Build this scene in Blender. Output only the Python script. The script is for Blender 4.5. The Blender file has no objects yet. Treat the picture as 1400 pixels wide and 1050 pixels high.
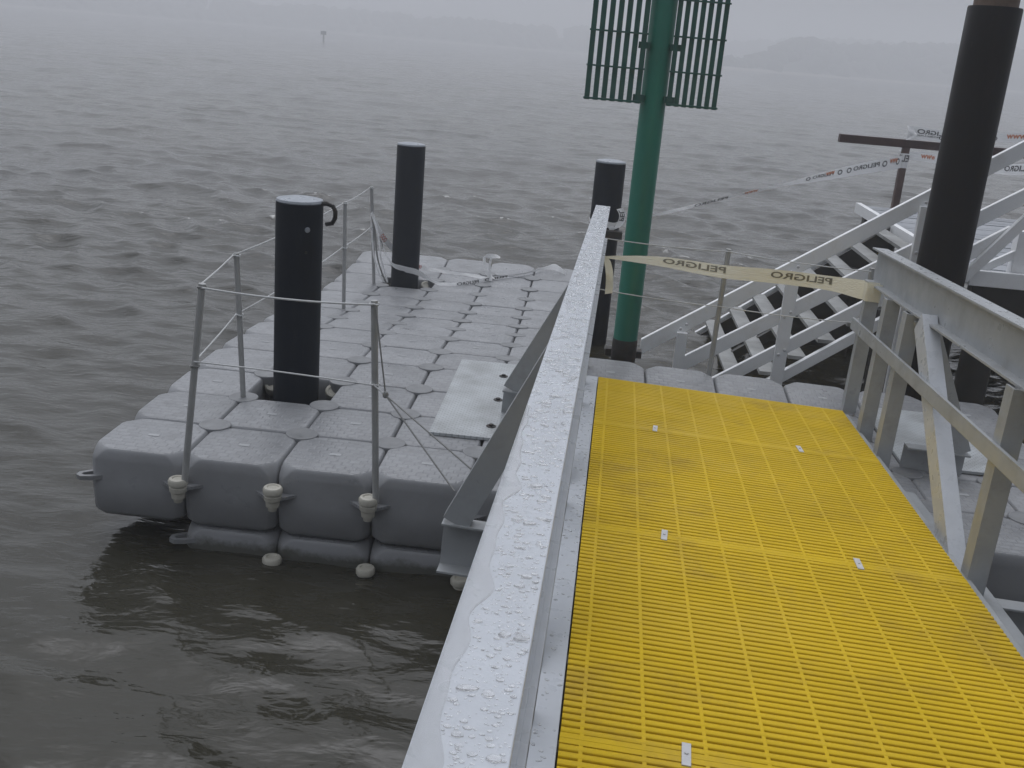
import bpy, bmesh, math, random
import numpy as np
from mathutils import Vector, Matrix

random.seed(7)
rng = np.random.default_rng(11)
sc = bpy.context.scene
C = sc.collection

# ------------------------------------------------------------------ camera, sky, sun, exposure
CAM_POS = Vector((0.9573, -5.4895, 2.1788))
YAW, PITCH, ROLL, FPX = -0.0553, 0.3099, 0.0846, 1450.0


def cam_axes():
    cy, sy, cp, sp = math.cos(YAW), math.sin(YAW), math.cos(PITCH), math.sin(PITCH)
    f = Vector((sy * cp, cy * cp, -sp))
    r = Vector((cy, -sy, 0))
    u = r.cross(f)
    c, s = math.cos(ROLL), math.sin(ROLL)
    return c * r + s * u, -s * r + c * u, f


cr, cu, cf = cam_axes()
cam_data = bpy.data.cameras.new("camera")
cam_data.sensor_width = 36.0
cam_data.lens = 36.0 * FPX / 1400.0
cam_data.clip_start = 0.05
cam_data.clip_end = 6000
cam = bpy.data.objects.new("camera", cam_data)
C.objects.link(cam)
cam.matrix_world = Matrix(((cr.x, cu.x, -cf.x, CAM_POS.x), (cr.y, cu.y, -cf.y, CAM_POS.y),
                           (cr.z, cu.z, -cf.z, CAM_POS.z), (0, 0, 0, 1)))
sc.camera = cam

SUN_EL, SUN_AZ = math.radians(66), math.radians(-18)     # azimuth from +Y clockwise
world = bpy.data.worlds.new("World")
sc.world = world
world.use_nodes = True
wn, wl = world.node_tree.nodes, world.node_tree.links
wn.clear()
sky = wn.new("ShaderNodeTexSky")
sky.sky_type = 'NISHITA'
sky.sun_disc = False
sky.sun_elevation = SUN_EL
sky.sun_rotation = SUN_AZ
sky.air_density = 1.0
sky.dust_density = 8.0
sky.ozone_density = 1.0
hs = wn.new("ShaderNodeHueSaturation")
hs.inputs['Saturation'].default_value = 0.36
hs.inputs['Value'].default_value = 1.0
bg = wn.new("ShaderNodeBackground")
bg.inputs['Strength'].default_value = 0.072
wo = wn.new("ShaderNodeOutputWorld")
wl.new(sky.outputs[0], hs.inputs['Color'])
tint = wn.new("ShaderNodeMix")
tint.data_type = 'RGBA'
tint.blend_type = 'MULTIPLY'
tint.inputs['Factor'].default_value = 1.0
tint.inputs['B'].default_value = (0.92, 0.98, 1.095, 1)     # rain cloud: cooler than the clear-sky dust glow
wl.new(hs.outputs[0], tint.inputs['A'])
wl.new(tint.outputs['Result'], bg.inputs['Color'])
wl.new(bg.outputs[0], wo.inputs['Surface'])

sd = bpy.data.lights.new("sun", 'SUN')
sd.energy = 1.5
sd.angle = math.radians(150)
sd.color = (0.96, 0.98, 1.0)
sun = bpy.data.objects.new("sun", sd)
C.objects.link(sun)
to_sun = Vector((math.sin(SUN_AZ) * math.cos(SUN_EL), math.cos(SUN_AZ) * math.cos(SUN_EL), math.sin(SUN_EL)))
sun.rotation_euler = to_sun.to_track_quat('Z', 'Y').to_euler()
sun.location = (0, -10, 40)

sc.view_settings.view_transform = 'Standard'
sc.view_settings.look = 'None'
sc.view_settings.gamma = 1.0
sc.view_settings.use_curve_mapping = False
sc.view_settings.exposure = 0.06
sc.render.engine = 'CYCLES'
sc.cycles.max_bounces = 8
sc.cycles.transparent_max_bounces = 8
sc.cycles.volume_bounces = 1
sc.cycles.use_denoising = True
sc.cycles.sample_clamp_indirect = 6.0

WATER = -0.525


# ------------------------------------------------------------------ materials
def new_mat(name):
    m = bpy.data.materials.new(name)
    m.use_nodes = True
    nt = m.node_tree
    b = nt.nodes.get('Principled BSDF')
    return m, nt, b


def surf(name, col, rough=0.5, var=0.15, scale=6.0, metallic=0.0, bump=0.0, bump_scale=60.0, dirt=None, dirt_amt=0.0,
         dirt_scale=3.0, rough_var=0.15, bevel=0.0, per_obj=0.0, spec=0.5, scuff=None, stretch=(1, 1, 1)):
    """painted / metal / plastic surface with tone variation, blotchy dirt, wet-dry gloss changes and fine relief"""
    m, nt, b = new_mat(name)
    N, L = nt.nodes, nt.links
    b.inputs['Metallic'].default_value = metallic
    b.inputs['Specular IOR Level'].default_value = spec
    geo = N.new('ShaderNodeNewGeometry')
    mp = N.new('ShaderNodeMapping')
    mp.inputs['Scale'].default_value = stretch
    L.new(geo.outputs['Position'], mp.inputs['Vector'])
    n1 = N.new('ShaderNodeTexNoise')
    n1.inputs['Scale'].default_value = scale
    n1.inputs['Detail'].default_value = 6
    n1.inputs['Roughness'].default_value = 0.65
    L.new(mp.outputs[0], n1.inputs['Vector'])
    r1 = N.new('ShaderNodeMapRange')
    r1.inputs['From Min'].default_value = 0.3
    r1.inputs['From Max'].default_value = 0.7
    r1.inputs['To Min'].default_value = 1 - var
    r1.inputs['To Max'].default_value = 1 + var
    L.new(n1.outputs['Fac'], r1.inputs['Value'])
    mul = N.new('ShaderNodeVectorMath')
    mul.operation = 'SCALE'
    mul.inputs[0].default_value = col
    L.new(r1.outputs[0], mul.inputs['Scale'])
    out = mul.outputs[0]
    if per_obj:
        oi = N.new('ShaderNodeObjectInfo')
        r2 = N.new('ShaderNodeMapRange')
        r2.inputs['To Min'].default_value = 1 - per_obj
        r2.inputs['To Max'].default_value = 1 + per_obj
        L.new(oi.outputs['Random'], r2.inputs['Value'])
        m2 = N.new('ShaderNodeVectorMath')
        m2.operation = 'SCALE'
        L.new(out, m2.inputs[0])
        L.new(r2.outputs[0], m2.inputs['Scale'])
        out = m2.outputs[0]
    if dirt is not None:
        n2 = N.new('ShaderNodeTexNoise')
        n2.inputs['Scale'].default_value = dirt_scale
        n2.inputs['Detail'].default_value = 8
        n2.inputs['Roughness'].default_value = 0.7
        L.new(mp.outputs[0], n2.inputs['Vector'])
        r3 = N.new('ShaderNodeMapRange')
        r3.inputs['From Min'].default_value = 0.52
        r3.inputs['From Max'].default_value = 0.75
        r3.inputs['To Max'].default_value = dirt_amt
        L.new(n2.outputs['Fac'], r3.inputs['Value'])
        mx = N.new('ShaderNodeMix')
        mx.data_type = 'RGBA'
        L.new(r3.outputs[0], mx.inputs['Factor'])
        L.new(out, mx.inputs['A'])
        mx.inputs['B'].default_value = (*dirt, 1)
        out = mx.outputs['Result']
    if scuff is not None:
        ms = N.new('ShaderNodeMapping')
        ms.inputs['Rotation'].default_value = (0.5, 0.35, 0.2)
        ms.inputs['Scale'].default_value = (14, 14, 1.6)
        L.new(geo.outputs['Position'], ms.inputs['Vector'])
        n6 = N.new('ShaderNodeTexNoise')
        n6.inputs['Scale'].default_value = 1.6
        n6.inputs['Detail'].default_value = 7
        n6.inputs['Roughness'].default_value = 0.75
        L.new(ms.outputs[0], n6.inputs['Vector'])
        r6 = N.new('ShaderNodeMapRange')
        r6.inputs['From Min'].default_value = 0.60
        r6.inputs['From Max'].default_value = 0.72
        r6.inputs['To Max'].default_value = 0.55
        L.new(n6.outputs['Fac'], r6.inputs['Value'])
        m6 = N.new('ShaderNodeMix')
        m6.data_type = 'RGBA'
        L.new(r6.outputs[0], m6.inputs['Factor'])
        L.new(out, m6.inputs['A'])
        m6.inputs['B'].default_value = (*scuff, 1)
        out = m6.outputs['Result']
    L.new(out, b.inputs['Base Color'])
    n3 = N.new('ShaderNodeTexNoise')
    n3.inputs['Scale'].default_value = scale * 1.7
    n3.inputs['Detail'].default_value = 4
    L.new(mp.outputs[0], n3.inputs['Vector'])
    r4 = N.new('ShaderNodeMapRange')
    r4.inputs['From Min'].default_value = 0.3
    r4.inputs['From Max'].default_value = 0.7
    r4.inputs['To Min'].default_value = max(0.03, rough - rough_var)
    r4.inputs['To Max'].default_value = min(1, rough + rough_var)
    L.new(n3.outputs['Fac'], r4.inputs['Value'])
    L.new(r4.outputs[0], b.inputs['Roughness'])
    nrm = None
    if bevel:
        bv = N.new('ShaderNodeBevel')
        bv.samples = 4
        bv.inputs['Radius'].default_value = bevel
        nrm = bv.outputs[0]
    if bump:
        n4 = N.new('ShaderNodeTexNoise')
        n4.inputs['Scale'].default_value = bump_scale
        n4.inputs['Detail'].default_value = 5
        L.new(mp.outputs[0], n4.inputs['Vector'])
        bp = N.new('ShaderNodeBump')
        bp.inputs['Strength'].default_value = bump
        bp.inputs['Distance'].default_value = 0.004
        L.new(n4.outputs['Fac'], bp.inputs['Height'])
        if nrm:
            L.new(nrm, bp.inputs['Normal'])
        nrm = bp.outputs[0]
    if nrm:
        L.new(nrm, b.inputs['Normal'])
    return m


M = {}
M['rail'] = surf('wet_painted_aluminium', (0.47, 0.495, 0.53), 0.34, 0.05, 9, dirt=(0.25, 0.25, 0.24), dirt_amt=0.25, dirt_scale=5, bump=0.06, bump_scale=140, bevel=0.004)
M['truss'] = surf('aged_grey_paint', (0.315, 0.33, 0.34), 0.42, 0.09, 5, dirt=(0.16, 0.155, 0.14), dirt_amt=0.45, dirt_scale=6, bump=0.08, bump_scale=90, bevel=0.004)
M['yellow'] = surf('yellow_fibreglass', (0.63, 0.425, 0.012), 0.6, 0.10, 1.6, spec=0.15, dirt=(0.27, 0.165, 0.05), dirt_amt=0.55, dirt_scale=2.1, bump=0.25, bump_scale=260, bevel=0.003)
M['clip'] = surf('zinc_clip', (0.55, 0.55, 0.56), 0.4, 0.1, 30, bevel=0.002)
M['white'] = surf('white_timber_paint', (0.80, 0.81, 0.82), 0.45, 0.05, 4, dirt=(0.40, 0.36, 0.30), dirt_amt=0.35, dirt_scale=4, bump=0.12, bump_scale=50, bevel=0.006)
M['tread'] = surf('worn_white_tread', (0.24, 0.245, 0.24), 0.5, 0.3, 3, dirt=(0.08, 0.075, 0.065), dirt_amt=0.9, dirt_scale=2.2, bump=0.2, bump_scale=50, bevel=0.004)
M['plank'] = surf('weathered_grey_planks', (0.27, 0.285, 0.31), 0.5, 0.12, 3, dirt=(0.22, 0.22, 0.22), dirt_amt=0.5, bump=0.2, bump_scale=40, bevel=0.004, per_obj=0.1)
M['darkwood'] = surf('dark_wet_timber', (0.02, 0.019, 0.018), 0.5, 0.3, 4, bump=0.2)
M['pile'] = surf('black_plastic_sleeve', (0.0036, 0.0070, 0.0135), 0.5, 0.25, 3, spec=0.15, scuff=(0.022, 0.024, 0.03), dirt=(0.014, 0.015, 0.016), dirt_amt=0.4, dirt_scale=5, bump=0.08, bump_scale=40, stretch=(1, 1, 0.25))
M['pile_brown'] = surf('black_brown_steel_tube', (0.0055, 0.0048, 0.006), 0.5, 0.3, 4, spec=0.15, scuff=(0.028, 0.022, 0.022), dirt=(0.024, 0.014, 0.012), dirt_amt=0.4, dirt_scale=5, bump=0.25, bump_scale=30, stretch=(1, 1, 0.3))
M['cap'] = surf('pale_pile_cap', (0.24, 0.265, 0.30), 0.35, 0.1, 8)
M['rust'] = surf('rusty_cap', (0.11, 0.075, 0.055), 0.7, 0.3, 12, bump=0.3)
M['green'] = surf('green_mark_paint', (0.006, 0.150, 0.105), 0.42, 0.16, 3, dirt=(0.010, 0.058, 0.046), dirt_amt=0.7, dirt_scale=4, bump=0.1, bump_scale=60, stretch=(1, 1, 0.4))
M['slat'] = surf('dark_green_slat_paint', (0.012, 0.080, 0.065), 0.5, 0.2, 6, bump=0.05, bevel=0.003)
M['tar'] = surf('black_tar_band', (0.010, 0.009, 0.008), 0.6, 0.3, 14, dirt=(0.10, 0.045, 0.025), dirt_amt=0.7, dirt_scale=9, bump=0.3)
M['redsteel'] = surf('red_oxide_steel', (0.038, 0.014, 0.013), 0.55, 0.3, 6, dirt=(0.07, 0.035, 0.028), dirt_amt=0.6, dirt_scale=6, bump=0.2, bevel=0.004)
M['redpost'] = surf('faded_red_oxide', (0.095, 0.055, 0.048), 0.55, 0.3, 6, dirt=(0.04, 0.02, 0.018), dirt_amt=0.7, dirt_scale=8, bump=0.2, bevel=0.004)
M['nut'] = surf('cream_plastic_nut', (0.42, 0.405, 0.35), 0.45, 0.1, 12, dirt=(0.30, 0.28, 0.22), dirt_amt=0.5, dirt_scale=14)
M['pin'] = surf('grey_plastic_pin', (0.185, 0.19, 0.197), 0.5, 0.08, 9, dirt=(0.16, 0.16, 0.155), dirt_amt=0.4, dirt_scale=9, per_obj=0.07)
M['patch'] = surf('pale_moulded_patch', (0.33, 0.34, 0.35), 0.5, 0.05, 9)
M['tube'] = surf('galvanised_tube', (0.33, 0.335, 0.33), 0.42, 0.1, 8, dirt=(0.15, 0.15, 0.14), dirt_amt=0.5)
M['rope'] = surf('grey_white_rope', (0.52, 0.53, 0.53), 0.8, 0.12, 40)
M['rope_dark'] = surf('wet_grey_rope', (0.22, 0.22, 0.215), 0.75, 0.12, 40)
M['marker'] = surf('dark_blue_board', (0.02, 0.025, 0.05), 0.5, 0.1, 3)
M['checker'] = None


def tape_mat(name, col, transl=0.25):
    m, nt, b = new_mat(name)
    N, L = nt.nodes, nt.links
    b.inputs['Base Color'].default_value = (*col, 1)
    b.inputs['Roughness'].default_value = 0.3
    tr = N.new('ShaderNodeBsdfTranslucent')
    tr.inputs[0].default_value = (*col, 1)
    mx = N.new('ShaderNodeMixShader')
    mx.inputs[0].default_value = transl
    n = N.new('ShaderNodeTexNoise')
    n.inputs['Scale'].default_value = 18
    n.inputs['Detail'].default_value = 4
    bp = N.new('ShaderNodeBump')
    bp.inputs['Strength'].default_value = 0.7
    bp.inputs['Distance'].default_value = 0.01
    L.new(n.outputs['Fac'], bp.inputs['Height'])
    L.new(bp.outputs[0], b.inputs['Normal'])
    L.new(b.outputs[0], mx.inputs[1])
    L.new(tr.outputs[0], mx.inputs[2])
    L.new(mx.outputs[0], N['Material Output'].inputs['Surface'])
    return m


M['tape_white'] = tape_mat('white_tape_film', (0.90, 0.90, 0.90), 0.08)
M['tape_cream'] = tape_mat('cream_tape_film', (0.90, 0.86, 0.70), 0.2)
M['ink'] = surf('grey_black_ink', (0.07, 0.07, 0.075), 0.5, 0.2, 40)
M['ink_olive'] = surf('olive_grey_ink', (0.19, 0.175, 0.125), 0.5, 0.2, 60)
M['orange'] = surf('orange_ink', (0.60, 0.20, 0.09), 0.5, 0.15, 40)
M['red_ink'] = surf('red_ink', (0.55, 0.09, 0.05), 0.5, 0.15, 40)


def float_mat():
    m, nt, b = new_mat('grey_polyethylene_float')
    N, L = nt.nodes, nt.links
    geo = N.new('ShaderNodeNewGeometry')
    tc = N.new('ShaderNodeTexCoord')
    oi = N.new('ShaderNodeObjectInfo')
    # moulded staggered pads on the top: fine relief in object space
    br = N.new('ShaderNodeTexBrick')
    br.inputs['Scale'].default_value = 1.0
    br.inputs['Mortar Size'].default_value = 0.008
    br.inputs['Mortar Smooth'].default_value = 1.0
    br.inputs['Brick Width'].default_value = 0.062
    br.inputs['Row Height'].default_value = 0.046
    br.inputs['Color1'].default_value = (0.92, 0.92, 0.92, 1)
    br.inputs['Color2'].default_value = (1.08, 1.08, 1.08, 1)
    br.inputs['Mortar'].default_value = (0.93, 0.93, 0.93, 1)
    L.new(tc.outputs['Object'], br.inputs['Vector'])
    # only on the flat top
    sep = N.new('ShaderNodeSeparateXYZ')
    L.new(tc.outputs['Object'], sep.inputs[0])
    top = N.new('ShaderNodeMath')
    top.operation = 'GREATER_THAN'
    top.inputs[1].default_value = -0.004
    L.new(sep.outputs['Z'], top.inputs[0])
    mixb = N.new('ShaderNodeMix')
    mixb.data_type = 'RGBA'
    mixb.inputs['A'].default_value = (1, 1, 1, 1)
    L.new(top.outputs[0], mixb.inputs['Factor'])
    L.new(br.outputs['Color'], mixb.inputs['B'])
    n1 = N.new('ShaderNodeTexNoise')
    n1.inputs['Scale'].default_value = 2.3
    n1.inputs['Detail'].default_value = 7
    n1.inputs['Roughness'].default_value = 0.65
    L.new(geo.outputs['Position'], n1.inputs['Vector'])
    r1 = N.new('ShaderNodeMapRange')
    r1.inputs['From Min'].default_value = 0.3
    r1.inputs['From Max'].default_value = 0.7
    r1.inputs['To Min'].default_value = 0.91
    r1.inputs['To Max'].default_value = 1.09
    L.new(n1.outputs['Fac'], r1.inputs['Value'])
    r2 = N.new('ShaderNodeMapRange')
    r2.inputs['To Min'].default_value = 0.92
    r2.inputs['To Max'].default_value = 1.08
    L.new(oi.outputs['Random'], r2.inputs['Value'])
    k = N.new('ShaderNodeMath')
    k.operation = 'MULTIPLY'
    L.new(r1.outputs[0], k.inputs[0])
    L.new(r2.outputs[0], k.inputs[1])
    sc1 = N.new('ShaderNodeVectorMath')
    sc1.operation = 'SCALE'
    sc1.inputs[0].default_value = (0.235, 0.241, 0.252)
    L.new(k.outputs[0], sc1.inputs['Scale'])
    mu = N.new('ShaderNodeMix')
    mu.data_type = 'RGBA'
    mu.blend_type = 'MULTIPLY'
    mu.inputs['Factor'].default_value = 1
    L.new(sc1.outputs[0], mu.inputs['A'])
    L.new(mixb.outputs['Result'], mu.inputs['B'])
    # brownish grime patches
    n2 = N.new('ShaderNodeTexNoise')
    n2.inputs['Scale'].default_value = 5.0
    n2.inputs['Detail'].default_value = 8
    n2.inputs['Roughness'].default_value = 0.7
    L.new(geo.outputs['Position'], n2.inputs['Vector'])
    r3 = N.new('ShaderNodeMapRange')
    r3.inputs['From Min'].default_value = 0.52
    r3.inputs['From Max'].default_value = 0.78
    r3.inputs['To Max'].default_value = 0.32
    L.new(n2.outputs['Fac'], r3.inputs['Value'])
    mg = N.new('ShaderNodeMix')
    mg.data_type = 'RGBA'
    L.new(r3.outputs[0], mg.inputs['Factor'])
    L.new(mu.outputs['Result'], mg.inputs['A'])
    mg.inputs['B'].default_value = (0.14, 0.135, 0.125, 1)
    # slime and scum band just above the water, with an uneven upper edge
    sw = N.new('ShaderNodeSeparateXYZ')
    L.new(geo.outputs['Position'], sw.inputs[0])
    nz = N.new('ShaderNodeMath')
    nz.operation = 'MULTIPLY_ADD'
    nz.inputs[1].default_value = -0.16
    L.new(n2.outputs['Fac'], nz.inputs[0])
    L.new(sw.outputs['Z'], nz.inputs[2])
    rz = N.new('ShaderNodeMapRange')
    rz.inputs['From Min'].default_value = -0.575
    rz.inputs['From Max'].default_value = -0.535
    rz.inputs['To Min'].default_value = 0.8
    rz.inputs['To Max'].default_value = 0.0
    L.new(nz.outputs[0], rz.inputs['Value'])
    ms2 = N.new('ShaderNodeMix')
    ms2.data_type = 'RGBA'
    L.new(rz.outputs[0], ms2.inputs['Factor'])
    L.new(mg.outputs['Result'], ms2.inputs['A'])
    ms2.inputs['B'].default_value = (0.045, 0.046, 0.030, 1)
    L.new(ms2.outputs['Result'], b.inputs['Base Color'])
    r4 = N.new('ShaderNodeMapRange')
    r4.inputs['From Min'].default_value = 0.35
    r4.inputs['From Max'].default_value = 0.65
    r4.inputs['To Min'].default_value = 0.26
    r4.inputs['To Max'].default_value = 0.55
    L.new(n2.outputs['Fac'], r4.inputs['Value'])
    L.new(r4.outputs[0], b.inputs['Roughness'])
    hgt = N.new('ShaderNodeMath')
    hgt.operation = 'MULTIPLY'
    inv = N.new('ShaderNodeMath')
    inv.operation = 'SUBTRACT'
    inv.inputs[0].default_value = 1
    L.new(br.outputs['Fac'], inv.inputs[1])
    L.new(inv.outputs[0], hgt.inputs[0])
    L.new(top.outputs[0], hgt.inputs[1])
    bp = N.new('ShaderNodeBump')
    bp.inputs['Strength'].default_value = 0.55
    bp.inputs['Distance'].default_value = 0.004
    L.new(hgt.outputs[0], bp.inputs['Height'])
    n5 = N.new('ShaderNodeTexNoise')
    n5.inputs['Scale'].default_value = 70
    L.new(geo.outputs['Position'], n5.inputs['Vector'])
    bp2 = N.new('ShaderNodeBump')
    bp2.inputs['Strength'].default_value = 0.05
    bp2.inputs['Distance'].default_value = 0.003
    L.new(n5.outputs['Fac'], bp2.inputs['Height'])
    L.new(bp.outputs[0], bp2.inputs['Normal'])
    L.new(bp2.outputs[0], b.inputs['Normal'])
    return m


M['float'] = float_mat()


def checker_mat():
    m, nt, b = new_mat('aluminium_tread_plate')
    N, L = nt.nodes, nt.links
    geo = N.new('ShaderNodeNewGeometry')
    br = N.new('ShaderNodeTexBrick')
    br.inputs['Scale'].default_value = 1.0
    br.inputs['Brick Width'].default_value = 0.036
    br.inputs['Row Height'].default_value = 0.02
    br.inputs['Mortar Size'].default_value = 0.0045
    br.inputs['Mortar Smooth'].default_value = 0.5
    L.new(geo.outputs['Position'], br.inputs['Vector'])
    n = N.new('ShaderNodeTexNoise')
    n.inputs['Scale'].default_value = 5
    n.inputs['Detail'].default_value = 8
    L.new(geo.outputs['Position'], n.inputs['Vector'])
    cr_ = N.new('ShaderNodeValToRGB')
    cr_.color_ramp.elements[0].position = 0.32
    cr_.color_ramp.elements[0].color = (0.34, 0.355, 0.36, 1)
    cr_.color_ramp.elements[1].position = 0.62
    cr_.color_ramp.elements[1].color = (0.50, 0.53, 0.545, 1)
    L.new(n.outputs['Fac'], cr_.inputs[0])
    mx = N.new('ShaderNodeMix')
    mx.data_type = 'RGBA'
    mx.blend_type = 'MULTIPLY'
    L.new(br.outputs['Fac'], mx.inputs['Factor'])
    L.new(cr_.outputs[0], mx.inputs['A'])
    mx.inputs['B'].default_value = (0.72, 0.72, 0.72, 1)
    L.new(mx.outputs['Result'], b.inputs['Base Color'])
    b.inputs['Roughness'].default_value = 0.4
    bp = N.new('ShaderNodeBump')
    bp.inputs['Strength'].default_value = 0.8
    bp.inputs['Distance'].default_value = 0.003
    inv = N.new('ShaderNodeMath')
    inv.operation = 'SUBTRACT'
    inv.inputs[0].default_value = 1
    L.new(br.outputs['Fac'], inv.inputs[1])
    L.new(inv.outputs[0], bp.inputs['Height'])
    L.new(bp.outputs[0], b.inputs['Normal'])
    return m


M['checker'] = checker_mat()


def drop_mat():
    m, nt, b = new_mat('rain_water')
    b.inputs['Base Color'].default_value = (1, 1, 1, 1)
    b.inputs['Transmission Weight'].default_value = 1.0
    b.inputs['Roughness'].default_value = 0.0
    b.inputs['IOR'].default_value = 1.33
    tr = nt.nodes.new('ShaderNodeBsdfTransparent')
    mx = nt.nodes.new('ShaderNodeMixShader')
    mx.inputs[0].default_value = 0.18
    nt.links.new(b.outputs[0], mx.inputs[1])
    nt.links.new(tr.outputs[0], mx.inputs[2])
    nt.links.new(mx.outputs[0], nt.nodes['Material Output'].inputs['Surface'])
    return m


M['drop'] = drop_mat()


def water_mat():
    m, nt, b = new_mat('murky_estuary_water')
    N, L = nt.nodes, nt.links
    geo = N.new('ShaderNodeNewGeometry')
    at = N.new('ShaderNodeAttribute')
    at.attribute_name = 'foam'
    n0 = N.new('ShaderNodeTexNoise')
    n0.inputs['Scale'].default_value = 0.12
    n0.inputs['Detail'].default_value = 3
    L.new(geo.outputs['Position'], n0.inputs['Vector'])
    cr_ = N.new('ShaderNodeValToRGB')
    cr_.color_ramp.elements[0].position = 0.35
    cr_.color_ramp.elements[0].color = (0.017, 0.0165, 0.0115, 1)
    cr_.color_ramp.elements[1].position = 0.65
    cr_.color_ramp.elements[1].color = (0.036, 0.034, 0.025, 1)
    L.new(n0.outputs['Fac'], cr_.inputs[0])
    nf = N.new('ShaderNodeTexNoise')
    nf.inputs['Scale'].default_value = 9
    nf.inputs['Detail'].default_value = 6
    L.new(geo.outputs['Position'], nf.inputs['Vector'])
    mm = N.new('ShaderNodeMath')
    mm.operation = 'MULTIPLY'
    L.new(at.outputs['Fac'], mm.inputs[0])
    rf = N.new('ShaderNodeMapRange')
    rf.inputs['From Min'].default_value = 0.45
    rf.inputs['From Max'].default_value = 0.6
    L.new(nf.outputs['Fac'], rf.inputs['Value'])
    L.new(rf.outputs[0], mm.inputs[1])
    mx = N.new('ShaderNodeMix')
    mx.data_type = 'RGBA'
    L.new(mm.outputs[0], mx.inputs['Factor'])
    L.new(cr_.outputs[0], mx.inputs['A'])
    mx.inputs['B'].default_value = (0.6, 0.6, 0.58, 1)
    L.new(mx.outputs['Result'], b.inputs['Base Color'])
    b.inputs['IOR'].default_value = 1.33
    rr = N.new('ShaderNodeMapRange')
    rr.inputs['To Min'].default_value = 0.07
    rr.inputs['To Max'].default_value = 0.6
    L.new(mm.outputs[0], rr.inputs['Value'])
    L.new(rr.outputs[0], b.inputs['Roughness'])
    # small ripples (shorter than the modelled waves)
    mp = N.new('ShaderNodeMapping')
    mp.inputs['Rotation'].default_value = (0, 0, math.radians(-20))
    mp.inputs['Scale'].default_value = (0.45, 1.0, 1.0)
    L.new(geo.outputs['Position'], mp.inputs['Vector'])
    w = N.new('ShaderNodeAttribute')
    w.attribute_name = 'chop'
    prev = None
    for s_, d_, st in ((0.7, 0.10, 0.35), (2.6, 0.06, 0.6), (8.0, 0.028, 0.8), (24.0, 0.007, 0.7)):
        n = N.new('ShaderNodeTexNoise')
        n.inputs['Scale'].default_value = s_
        n.inputs['Detail'].default_value = 3
        n.inputs['Distortion'].default_value = 0.4
        L.new(mp.outputs[0], n.inputs['Vector'])
        bp = N.new('ShaderNodeBump')
        bp.inputs['Distance'].default_value = d_
        ms = N.new('ShaderNodeMath')
        ms.operation = 'MULTIPLY'
        ms.inputs[1].default_value = st
        L.new(w.outputs['Fac'], ms.inputs[0])
        L.new(ms.outputs[0], bp.inputs['Strength'])
        L.new(n.outputs['Fac'], bp.inputs['Height'])
        if prev:
            L.new(prev.outputs[0], bp.inputs['Normal'])
        prev = bp
    L.new(prev.outputs[0], b.inputs['Normal'])
    return m


M['water'] = water_mat()
M['hill'] = surf('wooded_slope', (0.045, 0.055, 0.035), 0.9, 0.3, 0.05)
M['leaf'] = surf('far_foliage', (0.040, 0.052, 0.032), 0.9, 0.35, 0.15)
M['sand'] = surf('pale_sand_bank', (0.32, 0.30, 0.26), 0.9, 0.1, 0.1)


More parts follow.
